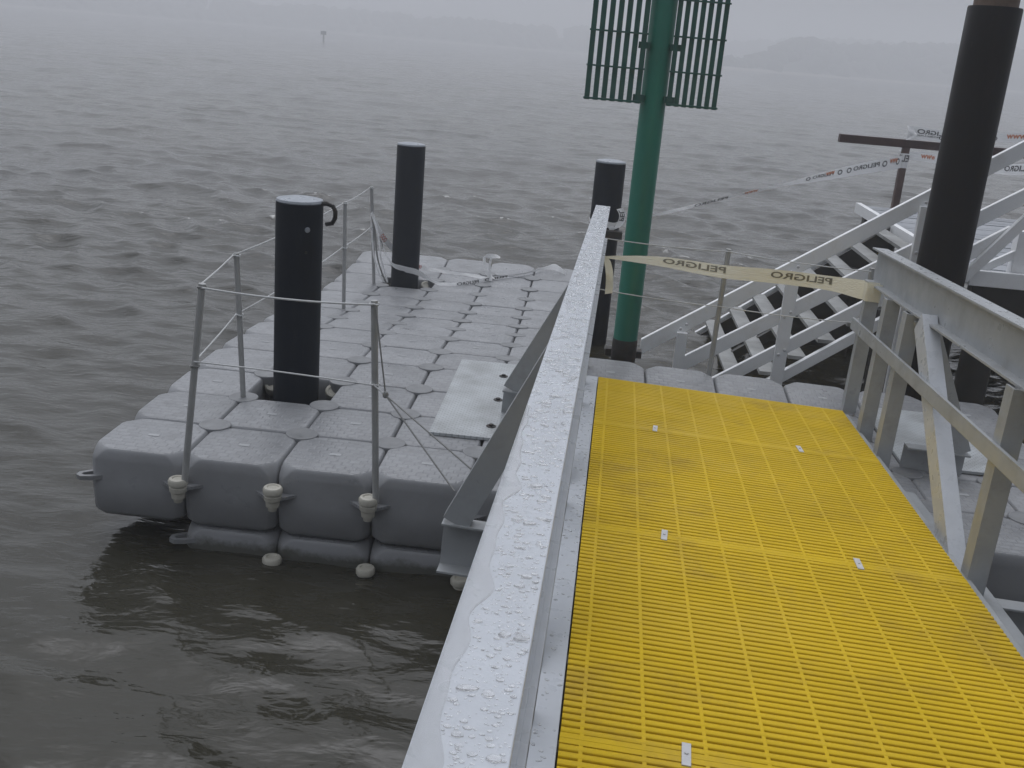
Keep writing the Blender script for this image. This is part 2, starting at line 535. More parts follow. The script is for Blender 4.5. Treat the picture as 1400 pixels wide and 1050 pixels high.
# ------------------------------------------------------------------ mesh helpers
class MB:
    def __init__(self):
        self.v, self.f, self.m = [], [], []

    def add(self, vs, fs, mi=0):
        o = len(self.v)
        self.v += [tuple(x) for x in vs]
        self.f += [tuple(i + o for i in f) for f in fs]
        self.m += [mi] * len(fs)
        return self

    def box(self, a, b, mi=0):
        x0, y0, z0 = a
        x1, y1, z1 = b
        self.add([(x0, y0, z0), (x1, y0, z0), (x1, y1, z0), (x0, y1, z0), (x0, y0, z1), (x1, y0, z1), (x1, y1, z1), (x0, y1, z1)],
                 [(3, 2, 1, 0), (4, 5, 6, 7), (0, 1, 5, 4), (1, 2, 6, 5), (2, 3, 7, 6), (3, 0, 4, 7)], mi)
        return self

    def prism(self, poly, p0, p1, xdir, mi=0):
        """2-D outline swept from p0 to p1; outline x runs along xdir, outline y along axis x xdir"""
        p0, p1 = Vector(p0), Vector(p1)
        ax = (p1 - p0).normalized()
        xd = Vector(xdir)
        xd = (xd - ax * xd.dot(ax)).normalized()
        yd = ax.cross(xd)
        n = len(poly)
        vs = [p0 + xd * a + yd * b for a, b in poly] + [p1 + xd * a + yd * b for a, b in poly]
        fs = [(i, (i + 1) % n, n + (i + 1) % n, n + i) for i in range(n)]
        fs += [tuple(range(n - 1, -1, -1)), tuple(range(n, 2 * n))]
        return self.add(vs, fs, mi)

    def bar(self, p0, p1, w, h, xdir=(1, 0, 0), mi=0):
        return self.prism([(-w / 2, -h / 2), (w / 2, -h / 2), (w / 2, h / 2), (-w / 2, h / 2)], p0, p1, xdir, mi)

    def tube(self, pts, r, n=8, mi=0):
        pts = [Vector(p) for p in pts]
        k = len(pts)
        rs = r if isinstance(r, (list, tuple)) else [r] * k
        ref = None
        vs, fs = [], []
        for i, p in enumerate(pts):
            t = (pts[min(i + 1, k - 1)] - pts[max(i - 1, 0)]).normalized()
            if ref is None:
                ref = Vector((0, 0, 1)) if abs(t.z) < 0.9 else Vector((1, 0, 0))
            a = (ref - t * ref.dot(t)).normalized()
            ref = a
            b_ = t.cross(a)
            vs += [p + (a * math.cos(2 * math.pi * j / n) + b_ * math.sin(2 * math.pi * j / n)) * rs[i] for j in range(n)]
        for i in range(k - 1):
            for j in range(n):
                fs.append((i * n + j, i * n + (j + 1) % n, (i + 1) * n + (j + 1) % n, (i + 1) * n + j))
        fs += [tuple(range(n - 1, -1, -1)), tuple(range((k - 1) * n, k * n))]
        return self.add(vs, fs, mi)

    def lathe(self, prof, c=(0, 0, 0), n=24, mi=0):
        """profile of (radius, z) bottom to top round a vertical axis"""
        vs, fs = [], []
        k = len(prof)
        for r, z in prof:
            vs += [(c[0] + r * math.cos(2 * math.pi * j / n), c[1] + r * math.sin(2 * math.pi * j / n), c[2] + z) for j in range(n)]
        for i in range(k - 1):
            for j in range(n):
                fs.append((i * n + j, i * n + (j + 1) % n, (i + 1) * n + (j + 1) % n, (i + 1) * n + j))
        fs += [tuple(range(n - 1, -1, -1)), tuple(range((k - 1) * n, k * n))]
        return self.add(vs, fs, mi)

    def mesh(self, name, mats, sharp=35):
        me = bpy.data.meshes.new(name)
        me.from_pydata(self.v, [], self.f)
        if not isinstance(mats, (list, tuple)):
            mats = [mats]
        for mt in mats:
            me.materials.append(mt)
        me.polygons.foreach_set('material_index', self.m)
        me.polygons.foreach_set('use_smooth', [True] * len(self.f))
        me.update()
        if len(self.f) < 400000:
            bm = bmesh.new()
            bm.from_mesh(me)
            bmesh.ops.recalc_face_normals(bm, faces=bm.faces)
            bm.to_mesh(me)
            bm.free()
        me.set_sharp_from_angle(angle=math.radians(sharp))
        return me

    def build(self, name, mats, parent=None, loc=None, rot=None, sharp=35, kind=None, label=None):
        return put(name, self.mesh(name, mats, sharp), parent, loc, rot, kind, label)


def put(name, me, parent=None, loc=None, rot=None, kind=None, label=None):
    o = bpy.data.objects.new(name, me)
    C.objects.link(o)
    if parent:
        o.parent = parent
    if loc is not None:
        o.location = loc
    if rot is not None:
        o.rotation_euler = rot
    if kind:
        o['kind'] = kind
    if label:
        o['label'] = label
    return o


def tag(o, label, cat, group=None, kind=None):
    o['label'] = label
    o['category'] = cat
    if group:
        o['group'] = group
    if kind:
        o['kind'] = kind
    return o


def thing(name, label, cat, loc=(0, 0, 0), group=None, matrix=None):
    o = bpy.data.objects.new(name, None)
    o.empty_display_size = 0.1
    C.objects.link(o)
    if matrix is not None:
        o.matrix_world = matrix
    else:
        o.location = loc
    return tag(o, label, cat, group)


def sag(p0, p1, s=0.0, n=10):
    p0, p1 = Vector(p0), Vector(p1)
    return [p0.lerp(p1, t / n) - Vector((0, 0, s * 4 * (t / n) * (1 - t / n))) for t in range(n + 1)]


# ------------------------------------------------------------------ setting: water, shores, haze
def build_water():
    # polar sheet, fine where the camera looks and coarse behind; real wave relief out to where the mesh resolves it
    az_f = np.radians(np.linspace(-46, 44, 470))
    az_c = np.radians(np.linspace(44, 314, 70))[1:-1]
    az = np.concatenate([az_f, az_c])
    r = 0.9 * np.exp(np.linspace(0, math.log(1900 / 0.9), 1250))
    A, R = np.meshgrid(az, r, indexing='xy')
    cx, cy = 0.3, -4.6
    X = cx + R * np.sin(A)
    Y = cy + R * np.cos(A)
    Xf, Yf, Rf = X.ravel(), Y.ravel(), R.ravel()
    spacing = Rf * math.log(1900 / 0.9) / 1250 * 1.1
    # calm lee in front of the dock, lively farther out
    d = np.hypot(Xf + 0.3, (Yf + 2.5) * 0.9)
    far = np.clip((d - 1.5) / 11.0, 0, 1)
    far = far * far * (3 - 2 * far)
    lee = 0.20 + 0.80 * far
    Z = np.zeros_like(Xf)
    DX = np.zeros_like(Xf)
    DY = np.zeros_like(Xf)
    crest = np.zeros_like(Xf)
    gust = 1.0 + 0.28 * np.sin(Xf * 0.19 + 1.3 * np.sin(Yf * 0.11) + 0.7) * np.sin(Yf * 0.23 + np.sin(Xf * 0.13)) + 0.18 * np.sin(Xf * 0.047 - Yf * 0.061)
    nW = 200
    lam = np.exp(np.concatenate([rng.uniform(math.log(0.26), math.log(1.3), 130), rng.uniform(math.log(1.3), math.log(4.5), 70)]))
    th0 = math.radians(-105)
    for i in range(nW):
        l_ = lam[i]
        th = th0 + rng.normal(0, 0.40 + 0.25 * (l_ < 1.3))
        k = 2 * math.pi / l_
        a = (0.030 if l_ < 0.9 else 0.018 if l_ < 1.5 else 0.0095) / k * rng.uniform(0.6, 1.3)
        wgt = np.clip((l_ / spacing - 2.0) / 1.5, 0, 1) * (gust if l_ < 1.5 else 1.0) * (lee if l_ > 0.8 else 0.35 + 0.65 * lee)
        ph = k * (Xf * math.cos(th) + Yf * math.sin(th)) + rng.uniform(0, 6.28)
        s, c = np.sin(ph), np.cos(ph)
        Z += a * wgt * c
        DX -= 1.15 * a * wgt * math.cos(th) * s
        DY -= 1.15 * a * wgt * math.sin(th) * s
        crest += a * k * wgt * c
    # a few rings spreading from the front of the dock
    for sx, sy, l_, a in ((-0.1, -0.75, 0.42, 0.006), (-1.0, -0.4, 0.36, 0.005), (0.45, -1.0, 0.5, 0.005)):
        rr = np.hypot(Xf - sx, Yf - sy)
        Z += a * np.exp(-rr / 1.3) * np.cos(2 * math.pi * rr / l_) * (spacing < l_ / 3)
    P = np.stack([Xf + DX, Yf + DY, WATER + Z], -1)
    nr, na = X.shape
    verts = np.concatenate([P, [[cx, cy, WATER]]])
    i = np.arange(nr - 1)[:, None]
    j = np.arange(na)[None, :]
    jn = (j + 1) % na
    quads = np.stack([i * na + j, (i + 1) * na + j, (i + 1) * na + jn, i * na + jn], -1).reshape(-1, 4)[:, ::-1]
    tris = np.stack([np.full(na, nr * na), np.arange(na), (np.arange(na) + 1) % na], -1)[:, ::-1]
    me = bpy.data.meshes.new('water')
    nv = len(verts)
    me.vertices.add(nv)
    me.vertices.foreach_set('co', verts.ravel())
    loops = np.concatenate([quads.ravel(), tris.ravel()])
    me.loops.add(len(loops))
    me.loops.foreach_set('vertex_index', loops.astype(np.int32))
    starts = np.concatenate([np.arange(len(quads)) * 4, len(quads) * 4 + np.arange(len(tris)) * 3])
    me.polygons.add(len(starts))
    me.polygons.foreach_set('loop_start', starts.astype(np.int32))
    me.polygons.foreach_set('use_smooth', np.ones(len(starts), dtype=bool))
    me.update(calc_edges=True)
    fo = me.attributes.new('foam', 'FLOAT', 'POINT')
    reg = (Rf > 14) & (Rf < 140)
    thr = np.quantile(crest[reg], 0.9985)
    foam = np.clip((crest - thr) / (0.10 * abs(thr)), 0, 1) * reg
    fo.data.foreach_set('value', np.append(foam, 0).astype(np.float32))
    ch = me.attributes.new('chop', 'FLOAT', 'POINT')
    ch.data.foreach_set('value', np.append(0.62 + 0.38 * far, 0.3).astype(np.float32))
    me.materials.append(M['water'])
    me.validate()
    o = put('water', me, kind='structure')
    o['label'] = 'choppy grey brown estuary water'
    return o


build_water()


def ridge(name, prof, dist, depth, kindlabel, forest_label, beach=True, seed=1, crown=(3.2, 5.2), dens=2.4):
    """prof: (azimuth deg, elevation deg above the camera's horizon) of the skyline at the given distance"""
    rg = random.Random(seed)
    azs = [p[0] for p in prof]
    els = [p[1] for p in prof]

    def top(a):
        return 2.2 + dist(a) * math.tan(math.radians(float(np.interp(a, azs, els))))

    def pt(a, dd, z):
        ra = math.radians(a)
        return (CAM_POS.x + dd * math.sin(ra), CAM_POS.y + dd * math.cos(ra), z)
    mb = MB()
    n = 160
    rows = []
    levels = [(0, WATER - 0.6, 0), (2, WATER + 0.25, 0), (7, WATER + 0.9, 0), (14, None, 0.45), (32, None, 0.8), (depth * 0.5, None, 0.86), (depth, None, 0.5), (depth + 20, WATER - 0.6, 0)]
    vs = []
    for dd, z, fr in levels:
        for i in range(n + 1):
            a = azs[0] + (azs[-1] - azs[0]) * i / n
            t = max(top(a) - 5.0, WATER + 0.95)
            zz = z if z is not None else WATER + 0.9 + max(0, (t - WATER - 0.9)) * fr + rg.uniform(-0.4, 0.4)
            vs.append(pt(a, dist(a) + dd, zz))
    fs, mi = [], []
    for l_ in range(len(levels) - 1):
        for i in range(n):
            b_ = l_ * (n + 1) + i
            fs.append((b_, b_ + 1, b_ + n + 2, b_ + n + 1))
            mi.append(1 if l_ in (0, 1) else 0)
    mb.v, mb.f, mb.m = vs, fs, mi
    hill = mb.build(name, [M['hill'], M['sand']], kind='structure', sharp=80)
    hill['label'] = kindlabel
    # woodland: many small uneven crowns
    t_ = (1 + 5 ** .5) / 2
    ico = [Vector(p).normalized() for p in ((-1, t_, 0), (1, t_, 0), (-1, -t_, 0), (1, -t_, 0), (0, -1, t_), (0, 1, t_), (0, -1, -t_), (0, 1, -t_), (t_, 0, -1), (t_, 0, 1), (-t_, 0, -1), (-t_, 0, 1))]
    icf = [(0, 11, 5), (0, 5, 1), (0, 1, 7), (0, 7, 10), (0, 10, 11), (1, 5, 9), (5, 11, 4), (11, 10, 2), (10, 7, 6), (7, 1, 8), (3, 9, 4), (3, 4, 2), (3, 2, 6), (3, 6, 8), (3, 8, 9), (4, 9, 5), (2, 4, 11), (6, 2, 10), (8, 6, 7), (9, 8, 1)]
    wb = MB()
    width = math.radians(azs[-1] - azs[0]) * dist(azs[len(azs) // 2])
    cnt = int(width * dens)
    for _ in range(cnt):
        a = rg.uniform(azs[0], azs[-1])
        u = rg.random()
        dd = 10 + u * (depth * 0.6)
        t = max(top(a), WATER + 3.5)
        fr = min(1.0, 0.35 + (dd - 10) / 34)
        rad = rg.uniform(*crown)
        zc = WATER + 0.9 + (t - WATER - 0.9) * fr - rad * rg.uniform(0.6, 1.05)
        c = Vector(pt(a, dist(a) + dd, max(zc, WATER + 0.8)))
        wb.add([c + Vector((p.x * rad * rg.uniform(.7, 1.2), p.y * rad * rg.uniform(.7, 1.2), p.z * rad * rg.uniform(.7, 1.15))) for p in ico], icf)
    w = wb.build('forest', M['leaf'], kind='stuff', sharp=180)
    tag(w, forest_label, 'forest', kind='stuff')
    return hill


ridge('far_shore', [(-40, 0.95), (-30, 0.9), (-24, 1.0), (-17, 0.96), (-14.7, 1.05), (-12.5, 1.06), (-10.8, 1.1), (-9.5, 0.89), (-7.4, 1.06), (-6.6, 1.09), (-3.6, 0.98), (-1, 1.19), (3, 0.95), (6.1, 0.9), (7.9, 1.25), (11.7, 1.63), (13.5, 1.6), (22, 1.5), (34, 1.3)],
      lambda a: 600 + 25 * math.sin(a * 0.3) + (60 if a > 6 else 0), 70, 'low far shore with a pale strand fading into the rain', 'long wooded far shore almost lost in the rain haze', seed=3, dens=1.6)
ridge('near_headland', [(6.2, -0.15), (6.8, 0.02), (7.2, 0.12), (7.7, 0.45), (8.55, 0.78), (8.9, 1.17), (9.5, 1.46), (10.35, 1.6), (11.1, 1.5), (11.6, 1.32), (13.5, 1.51), (16.8, 1.76), (21, 1.8), (28, 1.7), (36, 1.4)],
      lambda a: 395 + max(0, (a - 6.2)) * 9, 80, 'grey headland behind the green channel mark', 'dark wooded headland on the right, in front of the fainter far shore', seed=5, dens=2.6)

# rain haze: a closed box round the camera and everything built, sky outside
hz = MB().box((-1250, -900, WATER - 3.5), (1250, 1500, 34))
haze = hz.mesh('haze', [])
hm = bpy.data.materials.new('rain_haze')
hm.use_nodes = True
hm.node_tree.nodes.clear()
pv = hm.node_tree.nodes.new('ShaderNodeVolumePrincipled')
pv.inputs['Color'].default_value = (0.93, 0.94, 0.97, 1)
pv.inputs['Density'].default_value = 0.0047
pv.inputs['Anisotropy'].default_value = 0.2
mo = hm.node_tree.nodes.new('ShaderNodeOutputMaterial')
hm.node_tree.links.new(pv.outputs[0], mo.inputs['Volume'])
haze.materials.append(hm)
HAZE = put('haze', haze, kind='stuff')
tag(HAZE, 'pale grey rain haze over the whole estuary', 'haze', kind='stuff')


# ------------------------------------------------------------------ floating dock of plastic cubes
ZP = [(-0.5, 0), (1.5, 0), (2.25, -0.045), (2.75, -0.087), (3.25, -0.146), (3.75, -0.195), (4.25, -0.238), (4.75, -0.264), (5.25, -0.28), (5.75, -0.278), (6.25, -0.245), (6.6, -0.2)]


def dock_z(x, y):
    z = float(np.interp(y, [p[0] for p in ZP], [p[1] for p in ZP]))
    return z - 0.02 * max(0.0, x - 1.0)


def dock_x(x, y):
    return x - 0.05 * min(1.0, max(0.0, (y - 1.5) / 3.5))


dock = thing('floating_dock', 'grey floating dock of square plastic cubes with two pile holes', 'dock')


def cube_mesh():
    mb = MB()
    H_ = 0.2482

    def outline(h, c):
        q = []
        for sx, sy in ((1, -1), (1, 1), (-1, 1), (-1, -1)):
            # chamfered corner with two softened ends, walked counter-clockwise
            a = (sx * h, sy * (h - c)) if sx * sy > 0 else (sx * (h - c), sy * h)
            b_ = (sx * (h - c), sy * h) if sx * sy > 0 else (sx * h, sy * (h - c))
            p, r_ = Vector(a), Vector(b_)
            e = 0.18
            # points slightly before / after the chamfer ends round it off
            da = Vector((0, -sy * c * e)) if sx * sy > 0 else Vector((-sx * c * e, 0))
            db = Vector((-sx * c * e, 0)) if sx * sy > 0 else Vector((0, -sy * c * e))
            q += [p + da, p.lerp(r_, 0.12), p.lerp(r_, 0.88), r_ + db]
        return q
    layers = [(-0.392, H_ - 0.050, 0.06), (-0.382, H_ - 0.022, 0.05), (-0.355, H_ - 0.005, 0.036), (-0.20, H_, 0.030), (-0.185, H_ - 0.003, 0.030), (-0.070, H_ - 0.001, 0.032),
              (-0.050, H_ - 0.0015, 0.044), (-0.024, H_ - 0.003, 0.066), (-0.010, H_ - 0.006, 0.078), (-0.003, H_ - 0.010, 0.083), (0.0, H_ - 0.016, 0.086)]
    n = 16
    vs, fs = [], []
    for z, h, c in layers:
        vs += [(p.x, p.y, z) for p in outline(h, c)]
    for i in range(len(layers) - 1):
        for j in range(n):
            fs.append((i * n + j, i * n + (j + 1) % n, (i + 1) * n + (j + 1) % n, (i + 1) * n + j))
    fs += [tuple(range(n - 1, -1, -1)), tuple(range((len(layers) - 1) * n, len(layers) * n))]
    mb.add(vs, fs)
    mb.add([(-0.03, -0.012, 0.002), (0.03, -0.012, 0.002), (0.03, 0.016, 0.002), (-0.03, 0.016, 0.002)], [(0, 1, 2, 3)], 1)
    return mb.mesh('float_cube', [M['float'], M['patch']], 50)


cube_me = cube_mesh()
pin_me = MB().lathe([(0.088, -0.06), (0.090, -0.006), (0.0895, 0.0005), (0.087, 0.003), (0.082, 0.003), (0.079, 0.0015), (0.0, 0.0025)], n=20).mesh('pin_cap', M['pin'], 50)
nut_me = MB().lathe([(0.0, -0.13), (0.022, -0.128), (0.026, -0.108), (0.034, -0.104), (0.037, -0.072), (0.044, -0.066), (0.046, -0.044), (0.040, -0.040), (0.040, -0.034), (0.050, -0.028), (0.051, -0.006), (0.044, 0.004), (0.030, 0.006), (0.026, 0.0), (0.0, 0.0)], n=18).mesh('connector_nut', M['nut'], 40)


def lug_mesh():
    """flat ear with a slot, pointing to -y from the corner of a cube"""
    mb = MB()
    out = [(0.045, 0.02), (0.045, -0.05), (0.032, -0.105), (0.0, -0.122), (-0.032, -0.105), (-0.045, -0.05), (-0.045, 0.02)]
    inn = [(0.022, -0.03), (0.022, -0.05), (0.016, -0.085), (0.0, -0.095), (-0.016, -0.085), (-0.022, -0.05), (-0.022, -0.03)]
    n = len(out)
    vs = [(x, y, 0.012) for x, y in out] + [(x, y, 0.012) for x, y in inn] + [(x, y, -0.012) for x, y in out] + [(x, y, -0.012) for x, y in inn]
    fs = []
    for i in range(n):
        j = (i + 1) % n
        fs += [(i, n + i, n + j, j), (2 * n + i, 2 * n + j, 3 * n + j, 3 * n + i), (i, j, 2 * n + j, 2 * n + i), (n + i, 3 * n + i, 3 * n + j, n + j)]
    mb.add(vs, fs)
    return mb.mesh('mooring_lug', M['pin'], 40)


lug_me = lug_mesh()
ear_me = MB().add([(-0.11, 0.03, -0.008), (0.11, 0.03, -0.008), (0.035, -0.035, -0.008), (-0.035, -0.035, -0.008), (-0.11, 0.03, 0.008), (0.11, 0.03, 0.008), (0.035, -0.035, 0.008), (-0.035, -0.035, 0.008)],
                  [(0, 1, 2, 3)[::-1], (4, 5, 6, 7)[::-1], (3, 2, 6, 7), (0, 3, 7, 4), (2, 1, 5, 6)]).mesh('connector_ear', M['float'], 30)

HOLES = {(-1.0, 0.5), (-1.0, 5.0)}


def has_cube(x, y):
    if (x, y) in HOLES:
        return False
    if -0.5 <= y < 2.0 and -1.5 <= x < 4.0:
        return True
    return 2.0 <= y < 6.5 and -1.5 <= x < 1.0


cells = []
yy = -0.5
while yy < 6.5:
    xx = -1.5
    while xx < 4.0:
        if has_cube(xx, yy):
            cells.append((xx, yy))
        xx += 0.5
    yy += 0.5
for x, y in cells:
    xc, yc = x + 0.25, y + 0.25
    dzy = (dock_z(xc, yc + 0.25) - dock_z(xc, yc - 0.25)) / 0.5
    dzx = -0.02 if xc > 1 else 0.0
    up = 0.0
    if xc > 1 and yc > 1.5:
        up, dzy = 0.035, 0.12
    put('float_cube', cube_me, dock, (dock_x(xc, yc) + random.uniform(-.002, .002), yc + random.uniform(-.002, .002), dock_z(xc, yc) + up + random.uniform(-.003, .003)),
        (math.atan(dzy) + random.uniform(-.006, .006), -math.atan(dzx) + random.uniform(-.006, .006), random.uniform(-.004, .004)))
# lower tier seen under the front edge
for xi in range(10):
    for yi in range(2):
        x, y = -0.75 + 0.5 * xi, -0.25 + 0.5 * yi
        put('float_cube', cube_me, dock, (x + random.uniform(-.004, .004), y, dock_z(x, y) - 0.402), (0, 0.0, random.uniform(-.006, .006)))
nodes = set()
for x, y in cells:
    for dx in (0, .5):
        for dy in (0, .5):
            nodes.add((x + dx, y + dy))
post_nodes = set()
for x, y in sorted(nodes):
    around = sum(has_cube(x - a, y - b) for a in (0, .5) for b in (0, .5))
    if around >= 3:
        put('pin_cap', pin_me, dock, (dock_x(x, y), y, dock_z(x, y) + 0.001), (math.atan((dock_z(x, y + .2) - dock_z(x, y - .2)) / .4) + random.uniform(-.01, .01), random.uniform(-.01, .01), 0))
for k in range(-2, 8):
    x = 0.5 * k
    e = put('connector_ear', ear_me, dock, (x, -0.525, -0.155))
    if k < 1 or k > 3:
        put('connector_nut', nut_me, dock, (x, -0.555, -0.095 + random.uniform(-.006, .006)))
    if -1 < x < 3.6:
        put('connector_nut', nut_me, dock, (x, -0.555, -0.492))
put('mooring_lug', lug_me, dock, (-1.455, -0.46, -0.165), (0, 0, math.radians(-62)))
put('mooring_lug', lug_me, dock, (-0.96, -0.46, -0.475), (0, 0, math.radians(-62)))
for x, y, a in ((-0.95, 0.93, 0.3), (-0.55, 0.93, 0.2), (-0.93, 0.56, -0.4), (-0.57, 0.57, 0.5), (-1.0, 5.45, 0.2), (-0.6, 5.45, 0.3)):
    put('connector_nut', nut_me, dock, (dock_x(x, y), y, dock_z(x, y) - 0.05), (math.radians(90) * (1 if y > 0.9 else -1) * 0.5, 0, a))
for x in (1.0, 1.5, 2.0, 2.5, 3.0, 3.5):
    put('connector_ear', ear_me, dock, (x, 2.03, dock_z(x, 2) - 0.155), (0, 0, math.pi))

# tread plates where the gangway lands
plate = MB().box((0.19, 0.19, 0.003), (0.96, 1.70, 0.02)).build('tread_plate', M['checker'])
tag(plate, 'silvery tread plate left of the gangway on the grey cubes', 'plate', 'metal wear plates under the gangway ends')
plate2 = MB().box((3.0, 0.60, 0.003), (3.62, 1.70, 0.02)).build('tread_plate', M['checker'], loc=(0, 0, -0.048), rot=(0, 0.0, 0))
tag(plate2, 'dull tread plate seen through the right truss of the gangway', 'plate', 'metal wear plates under the gangway ends')
bolt_me = MB().lathe([(0.030, 0), (0.030, 0.004), (0.014, 0.005), (0.014, 0.014), (0.0, 0.016)], n=12).mesh('bolt', M['tar'], 40)
for x, y in ((0.515, 1.39), (0.525, 0.88), (0.53, 0.385)):
    put('bolt', bolt_me, plate, (x, y, 0.02))
for x, y in ((3.35, 1.2), (3.33, 0.75)):
    put('bolt', bolt_me, plate2, (x, y, 0.02))


# ------------------------------------------------------------------ mooring piles
def pile(x, y, r, ztop, label, group, capmat='cap', name='mooring_pile', mat='pile'):
    t = thing(name, label, 'pile', (x, y, WATER), group)
    zt = ztop - WATER
    MB().lathe([(r * 1.0, -1.6), (r, zt * 0.5), (r, zt - 0.02), (r * 0.985, zt - 0.006)], n=40).build('sleeve', M[mat], t)
    MB().lathe([(r * 0.97, zt - 0.006), (r * 1.0, zt), (r * 0.96, zt + 0.012), (r * 0.6, zt + 0.022), (0.0, zt + 0.024)], n=40).build('cap', M[capmat], t)
    return t


PG = 'black piles holding the floating dock'
p1 = pile(-0.744, 0.75, 0.141, 1.185, 'black pile with a loop handle near its pale top, nearest in the dock', PG)
zt = 1.15 - WATER
hp = [(0.135, -0.01, zt + 0.03), (0.17, -0.015, zt + 0.035), (0.205, -0.02, zt + 0.025), (0.222, -0.02, zt - 0.005), (0.222, -0.02, zt - 0.045), (0.205, -0.02, zt - 0.078), (0.165, -0.02, zt - 0.088)]
MB().tube(hp, [0.014] * 6 + [0.012], n=8).build('loop_handle', M['tar'], p1)
for a, z in ((-0.86, 1.035), (-0.9, 0.90)):
    bx, by = 0.141 * math.cos(a - 0.1), 0.141 * math.sin(a - 0.1)
    me = MB().lathe([(0.017, 0), (0.015, 0.006), (0.0, 0.008)], n=12).mesh('bolt_cover', M['cap'], 50)
    if z < 1:
        me = MB().lathe([(0.009, 0), (0.008, 0.005), (0.0, 0.006)], n=10).mesh('bolt_cover', M['tar'], 50)
    o = put('bolt_cover', me, p1, (bx, by, z - WATER))
    o.rotation_euler = Vector((bx, by, 0)).to_track_quat('Z', 'Y').to_euler()
pile(-0.845, 5.25, 0.143, 1.13, 'plain black pile wrapped low by white tape at the far left of the dock', PG)
p3 = pile(1.145, 4.6, 0.141, 1.20, 'black pile half hidden behind the end of the wet handrail', PG)
MB().box((-0.02, -0.24, 1.05), (0.17, -0.13, 1.12)).build('pile_bracket', M['tar'], p3)

bp_ = thing('tall_pile', 'tall dark brown black pile rising behind the right truss', 'pile', (3.652, 2.6, WATER))
MB().lathe([(0.182, -2), (0.182, 1.5), (0.182, 3.20), (0.178, 3.212)], n=48).build('tube', M['pile_brown'], bp_)
MB().lathe([(0.15, 3.20), (0.15, 3.40), (0.12, 3.43), (0.0, 3.44)], n=32).build('cap', M['rust'], bp_)

# ------------------------------------------------------------------ green channel mark
gm = thing('channel_mark', 'green steel post carrying dark green slatted boards beside the dock', 'channel mark', (1.357, 2.42, 0))
MB().lathe([(0.094, -2.2), (0.094, -0.06), (0.096, -0.05), (0.096, 0.085), (0.092, 0.10)], n=32).build('tar_band', M['tar'], gm)
MB().lathe([(0.0915, 0.08), (0.0915, 1.6), (0.0915, 3.25), (0.085, 3.28), (0.0, 3.29)], n=32).build('post', M['green'], gm)
MB().box((-0.14, 0.035, -0.06), (0.14, 0.13, -0.005)).build('base_clamp', M['tar'], gm)


def slat_panel(x0, x1, yf):
    n = 7
    pitch = (x1 - x0) / (n - 0.38)
    w = pitch * 0.62
    z0, z1 = 1.845, 2.86
    p = MB().bar((x0 - 0.006, yf - 0.012, z0 + 0.012), (x1 + 0.008, yf - 0.012, z0 + 0.012), 0.014, 0.016, (0, 0, 1)).build('slat_board', M['slat'], gm)
    rm = MB().bar((x0 - 0.006, yf - 0.012, 0), (x1 + 0.008, yf - 0.012, 0), 0.012, 0.016, (0, 0, 1)).mesh('cross_rod', M['slat'])
    for z in (z0 + 0.235, z0 + 0.47, z0 + 0.71, z0 + 0.95):
        put('cross_rod', rm, p, (0, 0, z))
    sm = MB().box((-w / 2, -0.009, 0), (w / 2, 0.009, z1 - z0)).mesh('slat', M['slat'], 30)
    for i in range(n):
        put('slat', sm, p, (x0 + w / 2 + pitch * i, yf + 0.009, z0))
    return p


gx0 = 1.357
slat_panel(0.864 - gx0, 1.258 - gx0, -0.12)
slat_panel(1.447 - gx0, 1.797 - gx0, -0.10)
for z in (1.885, 2.24, 2.62):
    MB().box((-0.15, -0.10, z - 0.022), (-0.07, -0.02, z + 0.022)).box((0.07, -0.085, z - 0.022), (0.15, -0.02, z + 0.022)).build('bracket', M['slat'], gm)

# ------------------------------------------------------------------ gangway
e_ = Vector((1.157, 1.476, 0.06))
gxv = Vector((0.99910533, -0.02994021, -0.02986846))
gyv = Vector((-0.02829488, -0.99813643, 0.05406537))
gzv = Vector((0.03143153, 0.05317187, 0.99809058))
gv = -gyv
GM = Matrix(((gxv.x, gv.x, gzv.x, e_.x), (gxv.y, gv.y, gzv.y, e_.y), (gxv.z, gv.z, gzv.z, e_.z), (0, 0, 0, 1)))
gang = thing('gangway', 'sloping grey metal gangway with yellow grating deck and truss sides', 'gangway', matrix=GM)


def G(x, y, z):            # x across, y back from the lower end towards the shore, z up from the grating
    return Vector((x, -y, z))


def GWd(x, y, z):          # the same point in world space
    return GM @ G(x, y, z)


WD = 1.655
YEND = 8.6                 # length towards the shore


def i_sec(w, h, tf, tw):
    return [(-w / 2, -h / 2), (w / 2, -h / 2), (w / 2, -h / 2 + tf), (tw / 2, -h / 2 + tf), (tw / 2, h / 2 - tf), (w / 2, h / 2 - tf), (w / 2, h / 2), (-w / 2, h / 2),
            (-w / 2, h / 2 - tf), (-tw / 2, h / 2 - tf), (-tw / 2, -h / 2 + tf), (-w / 2, -h / 2 + tf)]


def c_sec(w, h, t):
    """channel: web along the low-y side, flanges towards +y"""
    return [(-w / 2, -h / 2), (w / 2, -h / 2), (w / 2, h / 2), (w / 2 - t, h / 2), (w / 2 - t, -h / 2 + t), (-w / 2 + t, -h / 2 + t), (-w / 2 + t, h / 2), (-w / 2, h / 2)]


# yellow grating, one panel per bay
PITCH_S, RIB = 0.0364, 0.181
joints = [0.0, 1.082, 2.716, 4.362, 6.0, 7.64]


